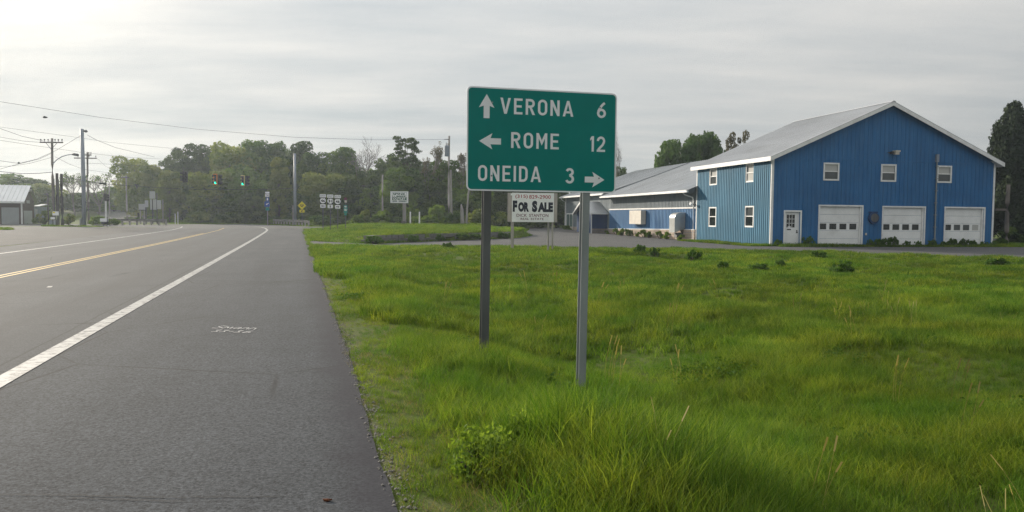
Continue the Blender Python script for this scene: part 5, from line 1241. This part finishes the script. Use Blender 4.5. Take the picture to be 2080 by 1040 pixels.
make_tree('light_tall', 7, 12, 2.7, 7600, .21, .05, 36, .40, 'tall', M['leaf_light'])
make_tree('pine', 8, 13, 4.2, 11000, .18, .12, 84, .24, 'tall', M['leaf_dark'], .2, .28, .1)
make_tree('spire', 9, 14, 1.8, 5500, .20, .10, 34, .42, 'cone', M['leaf_dark'], .16, .7)
make_tree('maple', 10, 10, 4.4, 17000, .24, .08, 74, .27, 'round', M['leaf_maple'], .2, .85, .25)
make_tree('bronze', 11, 11, 3.0, 4200, .19, .25, 36, .24, 'round', M['leaf_rust'], .14)
make_tree('conifer', 12, 11.5, 3.6, 34000, .17, .0, 170, .27, 'column', M['leaf_conifer'], .22, .9, .3)
make_bare('bare_a', 13, 12, 4.6, M['twig'], depth=6)
make_bare('bare_b', 14, 12, 3.4, M['twig'], 1500, M['leaf_rust'], depth=5)
make_bare('bare_c', 15, 9, 4.2, M['twig'], 700, M['leaf_mid'], depth=5, up=.2)
def make_shrub(kind, seed, h, r, n, size, mat, ncl=14, droop=.3, aspect=.42, cr=(.22, .2)):
    rg = np.random.default_rng(seed); a = rg.random(ncl)*2*math.pi; rr = r*np.sqrt(rg.random(ncl))*.8
    z = h*(.18+.72*rg.random(ncl)*(1-.35*(rr/r)**2)); c = np.stack([rr*np.cos(a), rr*np.sin(a), z], 1); rad = r*(cr[0]+cr[1]*rg.random(ncl))
    V, t = leaves(c, rad, n, size, rg, .8, .3, .7, aspect, droop); mb = MB()
    for q in c[:8]: mb.tube(limb_pts((q[0]*.2, q[1]*.2, -.1), q, rg, 3), [.035, .028, .02, .01], 4)
    o = mb.build('stem', M['bark'], None, True); tm = o.data; bpy.data.objects.remove(o)
    TREE[kind] = (tm, leafmesh('foliage', V, t, mat), h, r)
make_shrub('shrub_bright', 21, 2.4, 1.5, 2600, .17, M['leaf_bright'], 15)
make_shrub('shrub_bright_b', 22, 2.6, 1.3, 2400, .17, M['leaf_bright'], 13)
make_shrub('shrub_mid', 23, 2.0, 1.6, 2400, .15, M['leaf_mid'], 16)
make_shrub('shrub_light', 24, 2.0, 1.4, 2200, .15, M['leaf_light'], 14)
make_shrub('shrub_dark', 25, 2.2, 1.8, 2600, .17, M['leaf_dark'], 16)
make_shrub('weed', 26, .55, .50, 1500, .060, M['leaf_weed'], 40, .1, .32, (.10, .13))
make_shrub('weed_low', 27, .40, .46, 900, .055, M['leaf_weed'], 34, .1, .32, (.09, .13))
make_shrub('weed_near', 29, .42, .5, 1300, .032, M['leaf_bright'], 22, .1, .5)
make_shrub('weed_light', 28, .55, .40, 700, .06, M['leaf_bright'], 10, .1, .35)
RT = random.Random(21)
def plant(kind, name, label, cat, loc, h, w, group=None, stem='trunk', crown='crown', rot=None):
    tm, cm, h0, r0 = TREE[kind]; root = thing(name, label, cat, loc, RT.uniform(0, 6.28) if rot is None else rot, group); root.scale = (w/2/r0, w/2/r0, h/h0)
    link(stem, tm, root)
    if cm: link(crown, cm, root)
    return root
def tree_px(kind, label, px, top, wpx_, d, group=None, name='tree', cat='tree', rot=None, sink=.1):
    b = base(px, d, sink); h = pt(px, top, d).z-b.z; return plant(kind, name, label, cat, b, h, wpx_*d/FPX, group, rot=rot)
# trees one can tell apart, left to right
TL = [
 ('round_b', 'hazy rounded tree on the rise at the far left edge', 8, 353, 120, 150), ('round_a', 'hazy tree on the rise, second from the left edge', 62, 364, 110, 152),
 ('light_a', 'hazy pale tree above the grey shed', 98, 374, 70, 145), ('bare_c', 'thinly leaved tree with spreading bare branches left of the tall steel pole', 150, 350, 90, 120),
 ('bare_c', 'thinly leaved tree with spreading bare branches right of the tall steel pole', 203, 350, 110, 124), ('round_b', 'low hazy tree behind the two bare-branched trees', 170, 392, 110, 150),
 ('tall_a', 'hazy tree behind the side-on signal post', 232, 378, 80, 158), ('light_a', 'tall hazy pale tree at the left end of the woods', 282, 320, 88, 138),
 ('light_tall', 'narrow hazy tree behind the signs seen from behind', 312, 334, 60, 130), ('round_dark', 'dark round-topped tree at the left shoulder of the woods', 371, 296, 84, 132),
 ('light_tall', 'light green tree with drooping sides below the dark signal', 345, 345, 62, 119), ('tall_dark', 'dark tall tree rising beside the round-topped one', 425, 291, 74, 134),
 ('light_a', 'tall light green tree above the middle green signal', 470, 293, 92, 128), ('round_a', 'broad green tree forming the highest part of the woods', 520, 284, 104, 130),
 ('light_a', 'leafy light tree low behind the middle signal', 420, 348, 100, 117), ('round_b', 'mid green tree low behind the rightmost green signal', 490, 336, 84, 118),
 ('tall_a', 'mid green tree just left of the tall blue-grey pole, at the back', 572, 288, 62, 132), ('tall_dark', 'narrow dark tree top rising just behind the blue-grey pole', 613, 283, 74, 128),
 ('light_tall', 'pale yellow-green tree catching light left of the blue-grey pole', 567, 318, 52, 112), ('round_dark', 'dark low tree between the middle signals and the pale yellow-green tree', 520, 392, 60, 113),
 ('round_a', 'bushy tree right of the blue-grey pole', 642, 308, 84, 124), ('tall_a', 'mid green tree left of the big bare tree', 690, 297, 82, 122),
 ('bare_a', 'big bare grey-twigged tree standing above the woods', 738, 276, 118, 118), ('light_a', 'yellow-green tree behind the three route signs', 668, 350, 92, 110),
 ('round_dark', 'dark tree in front of the big bare tree', 742, 346, 76, 110), ('round_b', 'mid green tree between the bare tree and the dark ragged one', 790, 314, 70, 116),
 ('pine', 'dark ragged tree with layered branches left of the transformer pole', 832, 271, 88, 106), ('bare_b', 'thin half-bare tree right of the dark ragged one', 873, 288, 64, 108),
 ('round_a', 'green tree behind the lumber sign', 815, 340, 96, 104), ('tall_a', 'green tree behind the transformer pole', 905, 322, 74, 108),
 ('bare_b', 'twiggy grey tree at the left edge of the green sign', 945, 303, 60, 110), ('round_b', 'leafy tree low behind the leaning pole', 958, 372, 84, 104),
]
for kind, lab, px, top, w, d in TL: tree_px(kind, lab, px, top, w, d)
tree_px('maple', 'dark green maple left of the peak of the blue building, left half of a pair', 1372, 284, 104, 92)
tree_px('maple', 'dark green maple close against its twin behind the blue roof, right half of a pair', 1422, 270, 98, 95, rot=2.0)
tree_px('bronze', 'small bronze-leaved tree just above the slope of the big metal roof', 1492, 264, 52, 100)
tree_px('round_a', 'little tree top showing beside the right edge of the green sign', 1260, 338, 34, 130)
tree_px('bare_a', 'thin bare branches poking out behind the right edge of the green sign', 1252, 262, 40, 112, name='bare_tree')
tree_px('conifer', 'very dark dense conifer beyond the right end of the blue building', 2056, 196, 128, 74, name='conifer_tree')
tree_px('conifer', 'second dark conifer farther right, at the edge of the picture', 2120, 240, 150, 72, name='conifer_tree')
# the wood behind: one cannot tell these apart
FW = 'trees filling the wood behind the junction'; FL = 'mid green tree in the crowded dark wood behind the front row'
kinds = ['round_a', 'round_dark', 'tall_a', 'round_b', 'tall_dark']
x = 300
i = 0
while x < 1010:
    tp = np.interp(x, [300, 360, 420, 480, 540, 600, 640, 700, 760, 830, 900, 1010], [352, 318, 312, 306, 302, 306, 330, 326, 340, 318, 340, 340])
    tree_px(kinds[i % 5], FL, x+RT.uniform(-8, 8), tp+RT.uniform(-2, 18), RT.uniform(70, 105), np.interp(x, [300, 600, 1010], [148, 136, 122])+RT.uniform(-4, 4), FW, sink=.4); x += 37; i += 1
x = 395; i = 0
while x < 1180:
    tree_px(['round_dark', 'tall_dark', 'round_b'][i % 3], FL, x+RT.uniform(-8, 8), RT.uniform(372, 398), RT.uniform(66, 96), np.interp(x, [395, 600, 700, 1180], [120, 117, 107, 112])+RT.uniform(-3, 3), FW, sink=.8); x += 44; i += 1
for x, q in ((20, 'behind the roof of the brown building'), (75, 'behind the pale grey shed'), (125, 'behind the dark stub poles'), (185, 'behind the twin-crossarm pole'), (245, 'behind the distant utility pole'), (285, 'behind the pale sign back on two legs')): tree_px(kinds[x % 5], 'hazy tree of the far wooded rise '+q, x, 385+RT.uniform(-6, 12), 90, 165+RT.uniform(-6, 6), 'hazy trees of the far rise', sink=.5)
for px, d, q in ((1040, 100, 'left post'), (1085, 102, 'middle'), (1130, 104, 'right edge')): tree_px('round_dark', 'dark tree seen under the green sign behind the %s of the FOR SALE board' % q, px, 360, 80, d, 'dark trees behind the for sale board', sink=.6)
def shrub_px(kind, label, px, top, w, d, group=None, cat='shrub', name='shrub'):
    b = base(px, d, .05); return plant(kind, name, label, cat, b, max(.3, pt(px, top, d).z-b.z), w*d/FPX, group, 'stem', 'foliage')
SH = [('shrub_bright', 'bright green shrub just right of the bicycle sign', 722, 431, 40, 88), ('shrub_light', 'tall arching bright shrub, second right of the bicycle sign', 742, 425, 34, 90), ('shrub_bright_b', 'bright green shrub at the foot of the thin grey pole', 776, 423, 46, 88.5),
 ('shrub_bright', 'bright shrub climbing beside the lumber sign posts', 838, 411, 40, 92), ('shrub_mid', 'darker shrub below the lumber sign', 800, 438, 36, 89), ('shrub_bright_b', 'very bright shrub between the two white marker posts', 848, 436, 34, 89),
 ('shrub_bright', 'bright shrub right of the white marker posts', 870, 432, 40, 88.5), ('shrub_bright_b', 'tall bright shrub left of the transformer pole', 888, 411, 44, 91), ('shrub_mid', 'green shrub right of the transformer pole', 924, 428, 34, 89), ('shrub_light', 'green shrub behind the left sign post', 966, 424, 44, 90),
 ('shrub_light', 'yellow-green bush beside the grey shed', 88, 428, 40, 92), ('shrub_light', 'yellow-green bush between the stub poles and the steel pole', 139, 434, 24, 91), ('shrub_bright', 'yellow-green bush under the side-on signal', 196, 434, 32, 90), ('shrub_bright', 'low yellow-green bush right of the side-on signal', 224, 441, 36, 91),
 ('shrub_dark', 'dark bush behind the yellow diamond sign', 632, 432, 50, 106), ('shrub_mid', 'mid green bush left of the three route signs', 652, 436, 46, 98), ('shrub_dark', 'dark bush behind the bicycle sign', 697, 428, 46, 98), ('shrub_mid', 'bush growing at the left end of the right guardrail', 560, 436, 40, 112),
 ('shrub_light', 'pale bush low before the trees under the middle signal', 400, 430, 50, 111), ('shrub_mid', 'bush low before the trees under the rightmost green signal', 468, 432, 60, 112), ('shrub_dark', 'dark bush before the trees right of the signals', 515, 430, 50, 113),
 ('shrub_mid', 'green bush under the back of the for sale boards', 1095, 440, 50, 98), ('shrub_dark', 'dark bush left under the for sale boards', 1050, 436, 50, 97), ('shrub_mid', 'green bush left of the grey low wing', 1138, 432, 40, 104), ('shrub_light', 'light bush between the left sign post and the for sale board', 1010, 430, 50, 93),
 ('shrub_dark', 'dark undergrowth bush right of the blue building beside the side-arm post', 2062, 462, 60, 60), ('shrub_mid', 'low bush hugging the right corner of the blue building', 2034, 484, 26, 54)]
for a in SH: shrub_px(*a)
b0 = 'undergrowth bushes along the foot of the wood'
for x in range(270, 1000, 26): 
    d = np.interp(x, [270, 400, 540, 620, 700, 1000], [128, 112, 113, 108, 97, 94])+RT.uniform(0, 3)
    shrub_px(RT.choice(['shrub_mid', 'shrub_dark', 'shrub_light']), 'undergrowth bush in the row at the foot of the wood', x+RT.uniform(-6, 6), 438+RT.uniform(-5, 6), RT.uniform(36, 56), d, b0)
# dark weed clumps in the field and along the walls
WD = [('weed', 'large dark weed clump in the field left of the walk-in door', 1540, 533, 52, 27.5), ('weed', 'large dark weed clump in the field below the first garage door', 1712, 526, 54, 27), ('weed', 'dark weed clump at the field edge below the left garage door', 1666, 507, 38, 34),
 ('weed_low', 'dark weed clump in the field below the low wing and tall wing corner', 1410, 508, 40, 33), ('weed_low', 'dark weed clump at the field edge below the cream wall unit', 1300, 497, 28, 38), ('weed_low', 'small dark weed clump left of the large one in the field', 1470, 535, 30, 27), ('weed_low', 'small weed between the two large dark clumps in the field', 1588, 527, 24, 29),
 ('weed_low', 'small dark weed clump at the field edge right of the cream wall unit clump', 1330, 503, 24, 36), ('weed_low', 'low dark weed patch at the far right of the field edge', 2030, 524, 56, 30.5), ('weed_low', 'small dark weed left of the left sign post at the drive edge', 912, 493, 28, 41), ('weed_near', 'leafy weed clump in the tall grass at the bottom edge', 985, 952, 170, 4.9), ('weed_near', 'low leafy weed right of the bottom-edge clump', 1075, 935, 90, 5.4)]
for k, lab, px, top, w, d in WD: shrub_px(k, lab, px, top, w, d, None, 'weed', 'weed_clump')
def bl(u, v): q = Matrix.Rotation(BYAW, 3, 'Z') @ Vector((u, v, 0)); return (BO.x+q.x, BO.y+q.y, -.14)
RW = random.Random(9); spots = []
for v in (12.2, 14.6, 16.2, 18.8, 19.9, 21.5, 23.6, 25.2, 27.6, 29.6): spots.append((-.45-RW.random()*.3, v, 'weed_light' if RW.random() < .5 else 'weed_low', RW.uniform(.5, 1.0)))
for u in (.3, 2.4, 6.8, 7.4, 7.8, 8.6, 9.6, 10.4, 11.5, 12.4, 13.0, 13.8, 14.6, 15.4, 16.2): spots.append((u, -.35-RW.random()*.25, 'weed_low' if RW.random() < .6 else 'weed', RW.uniform(.45, .85)))
for v in (44.3, 45.2, 46.2, 33.0): spots.append((-.5, v, 'weed_light', .9))
WHERE = ['at the foot of the left corner board', 'at the right jamb of the walk-in door', 'left of the wall below the round vent', 'directly under the round vent', 'at the left jamb of the second garage door', 'low before the left part of the second garage door', 'before the middle of the second garage door', 'before the right part of the second garage door', 'between the second garage door and the tall vent pipe', 'between the vent pipe and the third garage door', 'at the left jamb of the third garage door', 'before the left part of the third garage door', 'before the middle of the third garage door', 'before the right part of the third garage door', 'at the right corner board']
WHERE2 = ['beside the downspout', 'right under the flue duct', 'just beyond the flue duct', 'nearer one between the duct and the wall unit', 'farther one between the duct and the wall unit', 'below the near edge of the wall unit', 'below the far edge of the wall unit', 'just beyond the wall unit', 'in the porch shadow, nearer one', 'in the porch corner']
WHERE3 = ['under the near half of the big far window', 'under the middle of the big far window', 'at the far corner of the low wing', 'beside the porch wall']
i1 = i2 = i3 = 0
for u, v, k, sc_ in spots:
    if v < 5: lab = 'dark weed at the garage front '+WHERE[i1]; i1 += 1
    elif v < 30: lab = 'weed against the pale block base '+WHERE2[i2]; i2 += 1
    else: lab = 'yellowish weed against the block base '+WHERE3[i3]; i3 += 1
    plant(k, 'wall_weed', lab, 'weed', bl(u, v), sc_*.8, sc_*1.1, 'weeds along the garage front' if v < 5 else 'weeds along the block base', 'stem', 'foliage')
WHERE4 = ['at its left end', 'second from its left end', 'at its middle right of the gap', 'right of the sprawling middle one', 'at its far right end', 'left of its middle']
for i, (x, y, w) in enumerate([(-8.3, 48.1, 1.3), (-6.4, 51.4, .8), (-3.3, 57.0, 1.5), (-2.3, 58.8, 1.3), (-.6, 62.0, 1.2), (-4.9, 54.0, .7)]):
    plant('weed' if i != 2 else 'shrub_mid', 'wall_weed', 'dark weed sprawling over the crumbling block wall '+WHERE4[i], 'weed', (x, y-.4, -.13), .55, w, 'weeds over the crumbling wall', 'stem', 'foliage')

# ------------------------------------------------------------------ grass
def tuft(name, seed, n, h, spread, w, bend, mat, seg=3):
    rg = np.random.default_rng(seed); V = []; F = []; T = []
    for i in range(n):
        a = rg.random()*6.283; r = spread*math.sqrt(rg.random()); p = np.array((r*math.cos(a), r*math.sin(a), -.02)); L = h*(.45+.65*rg.random()); fa = rg.random()*6.283
        d = np.array((math.cos(fa), math.sin(fa))); bd = bend*(.3+rg.random()); tw = rg.random()*6.283; sd = np.array((math.cos(tw), math.sin(tw), 0)); o = len(V); ww = w*(.6+.7*rg.random()); t = rg.random()
        for k in range(seg+1):
            f = k/seg; c = p+np.array((d[0]*bd*L*f*f, d[1]*bd*L*f*f, L*f*(1-.18*bd*f))); q = ww*(1-f**1.6)*.5+.0004
            V += [c-sd*q, c+sd*q]
        for k in range(seg): F.append((o+2*k, o+2*k+1, o+2*k+3, o+2*k+2)); T.append(t)
    me = npmesh(name, np.array(V), np.array(F), mat, [('tint', 'FACE', np.array(T))]); return bpy.data.objects.new(name, me)
def seedhead(name, seed):
    rg = np.random.default_rng(seed); V = []; F = []; T = []
    for i in range(3):
        p = np.array((rg.normal()*.03, rg.normal()*.03, 0)); L = .42+.25*rg.random(); d = rg.normal(size=2)*.14
        for k in range(5):
            f0, f1 = k/5, (k+1)/5; o = len(V); q = .0016 if k < 4 else .006
            for f in (f0, f1):
                c = p+np.array((d[0]*L*f*f, d[1]*L*f*f, L*f)); V += [c-np.array((q, q*.5, 0)), c+np.array((q, q*.5, 0))]
            F.append((o, o+1, o+3, o+2)); T.append(rg.random())
    me = npmesh(name, np.array(V), np.array(F), M['dry'], [('tint', 'FACE', np.array(T))]); return bpy.data.objects.new(name, me)
def flower(name, seed, mat):
    rg = np.random.default_rng(seed); mb = MB(); mb.tube([(0, 0, 0), (.01, 0, .17), (.015, 0, .24)], .0022, 4)
    for k in range(8): a = k*.785; mb.add([(.015, 0, .243), (.015+.02*math.cos(a-.3), .02*math.sin(a-.3), .247), (.015+.024*math.cos(a), .024*math.sin(a), .246), (.015+.02*math.cos(a+.3), .02*math.sin(a+.3), .247)], [(0, 1, 2, 3)])
    me = bpy.data.meshes.new(name); me.from_pydata(mb.v, [], mb.f); me.materials.append(mat); return bpy.data.objects.new(name, me)
GC = bpy.data.collections.new('tufts')
for i in range(4): GC.objects.link(tuft('a%d_short' % i, 100+i, 26, .13, .10, .0048, .55, M['grass']))
for i in range(4): GC.objects.link(tuft('b%d_mid' % i, 110+i, 26, .24, .11, .0055, .60, M['grass']))
for i in range(4): GC.objects.link(tuft('c%d_tall' % i, 120+i, 26, .36, .10, .0062, .50, M['grass']))
for i in range(3): GC.objects.link(tuft('d%d_far' % i, 130+i, 30, .22, .20, .020, .6, M['grass'], 2))
GC.objects.link(tuft('e0_dry', 140, 16, .14, .10, .004, .8, M['dry'])); GC.objects.link(tuft('e1_dry', 141, 16, .12, .10, .004, .9, M['dry']))
GC.objects.link(seedhead('f0_seed', 150)); GC.objects.link(seedhead('f1_seed', 151))
GC.objects.link(flower('g0_flower', 160, M['trim']))
def broad(name, seed):
    rg = np.random.default_rng(seed); n = 26; c = np.stack([rg.normal(size=n)*.07, rg.normal(size=n)*.07, .03+.10*rg.random(n)], 1)
    V, t = leaves(c, np.full(n, .012), 46, .022, rg, .6, .3, .3, .62); me = npmesh(name, V, np.arange(len(V)).reshape(-1, 4), M['broad'], [('tint', 'FACE', t)]); return bpy.data.objects.new(name, me)
M['broad'] = leafmat('broadleaf_weeds', (.050, .115, .016), (.110, .190, .034), .35, .25, inst=True)
for i in range(3): GC.objects.link(tuft('i%d_midfield' % i, 180+i, 24, .25, .13, .011, .6, M['grass']))
GC.objects.link(broad('h0_broad', 170)); GC.objects.link(broad('h1_broad', 171))
def noise2(x, y, f, s):                 # cheap smooth noise
    r_ = np.random.default_rng(s); v = np.zeros_like(x)
    for k in range(5):
        a = r_.random()*6.283; ff = f*(.7+.9*r_.random()); v += np.sin((x*math.cos(a)+y*math.sin(a))*ff+r_.random()*6.283)
    return v/5
def grass():
    rg = np.random.default_rng(77); XS = []; YS = []; ZONE = []
    def scatter(y0, y1, dens, zone, xl=-.85, xr=.85, pad=4):
        A = (y1-y0)*((xr-xl)*(y0+y1)/2+2*pad); n = int(A*dens); y = y0+(y1-y0)*rg.random(n); x = (xl*y-pad)+((xr-xl)*y+2*pad)*rg.random(n); XS.append(x); YS.append(y); ZONE.append(np.full(n, zone))
    scatter(-2.5, 3, 40, 0, pad=7); scatter(3, 7, 230, 0, -.3, .9, 2); scatter(7, 12, 190, 0, -.35, .85, 1); scatter(12, 20, 110, 1, -.4, .8, 1); scatter(20, 32, 34, 2, -.45, .8, 1); scatter(32, 48, 16, 2, -.5, .8, 1); scatter(46, 97, 9, 3, -.35, .1, 3)
    x = np.concatenate(XS); y = np.concatenate(YS); zn = np.concatenate(ZONE)
    # strips: left corner with the poles, foot of the building, the left edge of the lot
    def strip(px0, px1, d0, d1, n):
        q = np.array([pt(px0+(px1-px0)*a, 456, d0+(d1-d0)*b)[:2] for a, b in rg.random((n, 2))]); return q[:, 0], q[:, 1]
    ex = [strip(88, 208, 81, 93, 900), strip(-30, 60, 88, 95, 500), strip(-40, 24, 66, 72, 260), strip(200, 345, 90, 98, 500), strip(345, 540, 108, 116, 900), strip(535, 625, 97, 112, 600)]
    fb = np.array([bl(u, v)[:2] for u, v in [(rg.uniform(.2, 16.8), rg.uniform(-1.3, -.1)) for _ in range(900)]+[(rg.uniform(-1.6, -.1), rg.uniform(-.4, 10.6)) for _ in range(700)]+[(rg.uniform(16.6, 24), rg.uniform(-1.5, 4)) for _ in range(700)]])
    nx = len(x); force = np.concatenate([e[0] for e in ex]+[fb[:, 0]]), np.concatenate([e[1] for e in ex]+[fb[:, 1]])
    x = np.concatenate([x, force[0]]); y = np.concatenate([y, force[1]]); zn = np.concatenate([zn, np.full(len(force[0]), 3)])
    s, t = st(x, y); u = TE-t+.05*np.sin(s*2.1)+.04*np.sin(s*5.3)
    forced = np.arange(len(x)) >= nx
    road = (t > TE+.03-.05*rg.random(len(x))) & (t < 13.4) & (s < 86)
    lot = sdist(LOT, x, y) > .1; pl = sdist(PLAZA, x, y) > .05
    inb = np.zeros(len(x), bool); q = (np.stack([x-BO.x, y-BO.y], 1)@np.array([[math.cos(BYAW), -math.sin(BYAW)], [math.sin(BYAW), math.cos(BYAW)]])); inb = (q[:, 0] > 0) & (q[:, 0] < 18) & (q[:, 1] > 0) & (q[:, 1] < 47)
    gap = rg.random(len(x)) < np.clip(noise2(x, y, 1.7, 3)-.35, 0, .22)   # thin patches
    thin = (u < .55) & (rg.random(len(x)) > .75+.25*np.clip(u/.3, 0, 1)) & (y < 46)
    near = np.hypot(x, y) < 1.3
    keep = ~(road | inb | thin | near) & (forced | ~(lot | pl)) & ~(pl) & ~gap
    x, y, zn, u, forced = x[keep], y[keep], zn[keep], u[keep], forced[keep]; n = len(x); r1 = rg.random(n)
    z = H(x, y); n1 = noise2(x, y, 1.1, 5); n2 = noise2(x, y, .45, 6)
    ht = .75+.5*n1+.28*n2
    # tall grass on the shoulder of the ditch near the road, short mown strip by the pavement
    tall = np.exp(-((u-2.0)/.75)**2)*ss(7.6, 5.4, y)
    short = np.clip(1-u/1.0, 0, 1)*(y < 40)*(u > -1)
    idx = np.where(tall+.35*n1+.25*(rg.random(n)-.5) > .48, rg.integers(8, 12, n), np.where((short > .25+.3*rg.random(n)), rg.integers(0, 4, n), np.where(rg.random(n) < .5+.45*n1, rg.integers(4, 8, n), rg.integers(0, 4, n))))
    idx = np.where((zn == 1) & (idx >= 4) & (idx < 8), rg.integers(22, 25, n), idx)
    idx = np.where(zn >= 2, rg.integers(12, 15, n), idx)
    idx = np.where((zn < 2) & (u < .9) & (r1 < .24), rg.integers(15, 17, n), idx)
    idx = np.where((zn < 2) & (u >= .9) & (r1 < .05), rg.integers(15, 17, n), idx)
    idx = np.where((zn < 2) & (r1 > .9985) & (u > 1.2), rg.integers(17, 19, n), idx)
    idx = np.where((zn < 2) & (noise2(x, y, 1.9, 14)+2.2*(rg.random(n)-.5) > 1.45) & (u > .25) & (idx < 12), rg.integers(20, 22, n), idx)
    sc = np.clip(ht, .45, 1.5)*(.8+.4*rg.random(n)); sc = np.where(idx < 4, sc*.95, sc); sc = np.where((u < .5) & (zn < 2), sc*.72, sc); sc = np.where((np.abs(x-.78) < .45) & (y > 6.9) & (y < 9.6), sc*.62, sc); sc = np.where((np.abs(x+.35) < .3) & (y > 8.2) & (y < 9.1), sc*1.35, sc)
    sc = np.where(zn == 2, np.clip(sc, .6, 1.3)*1.0, sc); sc = np.where(zn == 3, np.clip(sc, .7, 1.3)*1.15, sc); sc = np.where(idx >= 17, .95, sc)
    me = bpy.data.meshes.new('grass'); me.vertices.add(n); me.vertices.foreach_set('co', np.stack([x, y, z], 1).astype(np.float32).ravel())
    a = me.attributes.new('idx', 'INT', 'POINT'); a.data.foreach_set('value', idx.astype(np.int32))
    a = me.attributes.new('scl', 'FLOAT', 'POINT'); a.data.foreach_set('value', sc.astype(np.float32))
    tint = np.clip(.5+.40*n2+.6*(rg.random(n)-.5)+.35*noise2(x, y, 2.3, 9), 0, 1)
    a = me.attributes.new('tint', 'FLOAT', 'POINT'); a.data.foreach_set('value', tint.astype(np.float32))
    a = me.attributes.new('rot', 'FLOAT_VECTOR', 'POINT'); a.data.foreach_set('vector', np.stack([rg.normal(size=n)*.10, rg.normal(size=n)*.10+.05, rg.random(n)*6.283], 1).astype(np.float32).ravel())
    o = link('grass', me); tag(o, 'rough green grass covering the verge, the ditch and the field', kind='stuff')
    g = bpy.data.node_groups.new('grass', 'GeometryNodeTree'); g.interface.new_socket('Geometry', in_out='INPUT', socket_type='NodeSocketGeometry'); g.interface.new_socket('Geometry', in_out='OUTPUT', socket_type='NodeSocketGeometry')
    N = g.nodes; L = g.links; gi, go = N.new('NodeGroupInput'), N.new('NodeGroupOutput')
    ci = N.new('GeometryNodeCollectionInfo'); ci.inputs['Collection'].default_value = GC; ci.inputs['Separate Children'].default_value = True; ci.inputs['Reset Children'].default_value = True
    ip = N.new('GeometryNodeInstanceOnPoints'); ip.inputs['Pick Instance'].default_value = True
    def na(nm, ty): q = N.new('GeometryNodeInputNamedAttribute'); q.data_type = ty; q.inputs[0].default_value = nm; return q.outputs[0]
    L.new(gi.outputs[0], ip.inputs['Points']); L.new(ci.outputs[0], ip.inputs['Instance']); L.new(na('idx', 'INT'), ip.inputs['Instance Index'])
    e2r = N.new('FunctionNodeEulerToRotation'); L.new(na('rot', 'FLOAT_VECTOR'), e2r.inputs[0]); L.new(e2r.outputs[0], ip.inputs['Rotation']); L.new(na('scl', 'FLOAT'), ip.inputs['Scale'])
    L.new(ip.outputs[0], go.inputs[0])
    md = o.modifiers.new('grass', 'NODES'); md.node_group = g
    print('grass tufts', n)
grass()

def edge_gravel():
    rg = np.random.default_rng(31); n = 2600; s_ = np.where(rg.random(n) < .6, rg.uniform(1, 12, n), rg.uniform(12, 44, n)); t_ = TE+.03-np.abs(rg.normal(size=n))*.09+.05*(rg.random(n) < .3)
    x, y = xy(s_, t_); sz = .005+.010*rg.random(n)**2; z = np.where(t_ > TE-.0, .2*ss(40, 110, s_)+.014, H(x, y)+.004)
    base_ = np.array([(1, 0, 0), (0, 1, 0), (-1, 0, 0), (0, -1, 0), (0, 0, .8), (0, 0, -.5)]); tri = np.array([(0, 1, 4), (1, 2, 4), (2, 3, 4), (3, 0, 4), (1, 0, 5), (2, 1, 5), (3, 2, 5), (0, 3, 5)])
    V = np.stack([x, y, z], 1)[:, None]+base_[None]*sz[:, None, None]*(.6+.8*rg.random((n, 6, 1))); F = (tri[None]+6*np.arange(n)[:, None, None]).reshape(-1, 3)
    tag(link('edge_gravel', npmesh('edge_gravel', V.reshape(-1, 3), F, M['pebble'])), 'loose gravel crumbs along the broken pavement edge', kind='stuff')
M['pebble'] = painted('pebbles', (.20, .19, .175), .9, .5, scale=25)
edge_gravel()

# ------------------------------------------------------------------ haze
def haze():
    mb = MB(); mb.box((-335, -32, -2.2), (335, 425, 24)); m = bpy.data.materials.new('haze'); m.use_nodes = True; nt = m.node_tree
    for n in list(nt.nodes): nt.nodes.remove(n)
    out = nt.nodes.new('ShaderNodeOutputMaterial'); v = nt.nodes.new('ShaderNodeVolumePrincipled'); v.inputs['Color'].default_value = (.80, .91, 1.0, 1); v.inputs['Density'].default_value = .00045; v.inputs['Anisotropy'].default_value = .5
    nt.links.new(v.outputs[0], out.inputs['Volume']); o = mb.build('haze', m); tag(o, 'thin morning haze over the whole place', kind='stuff')
haze()
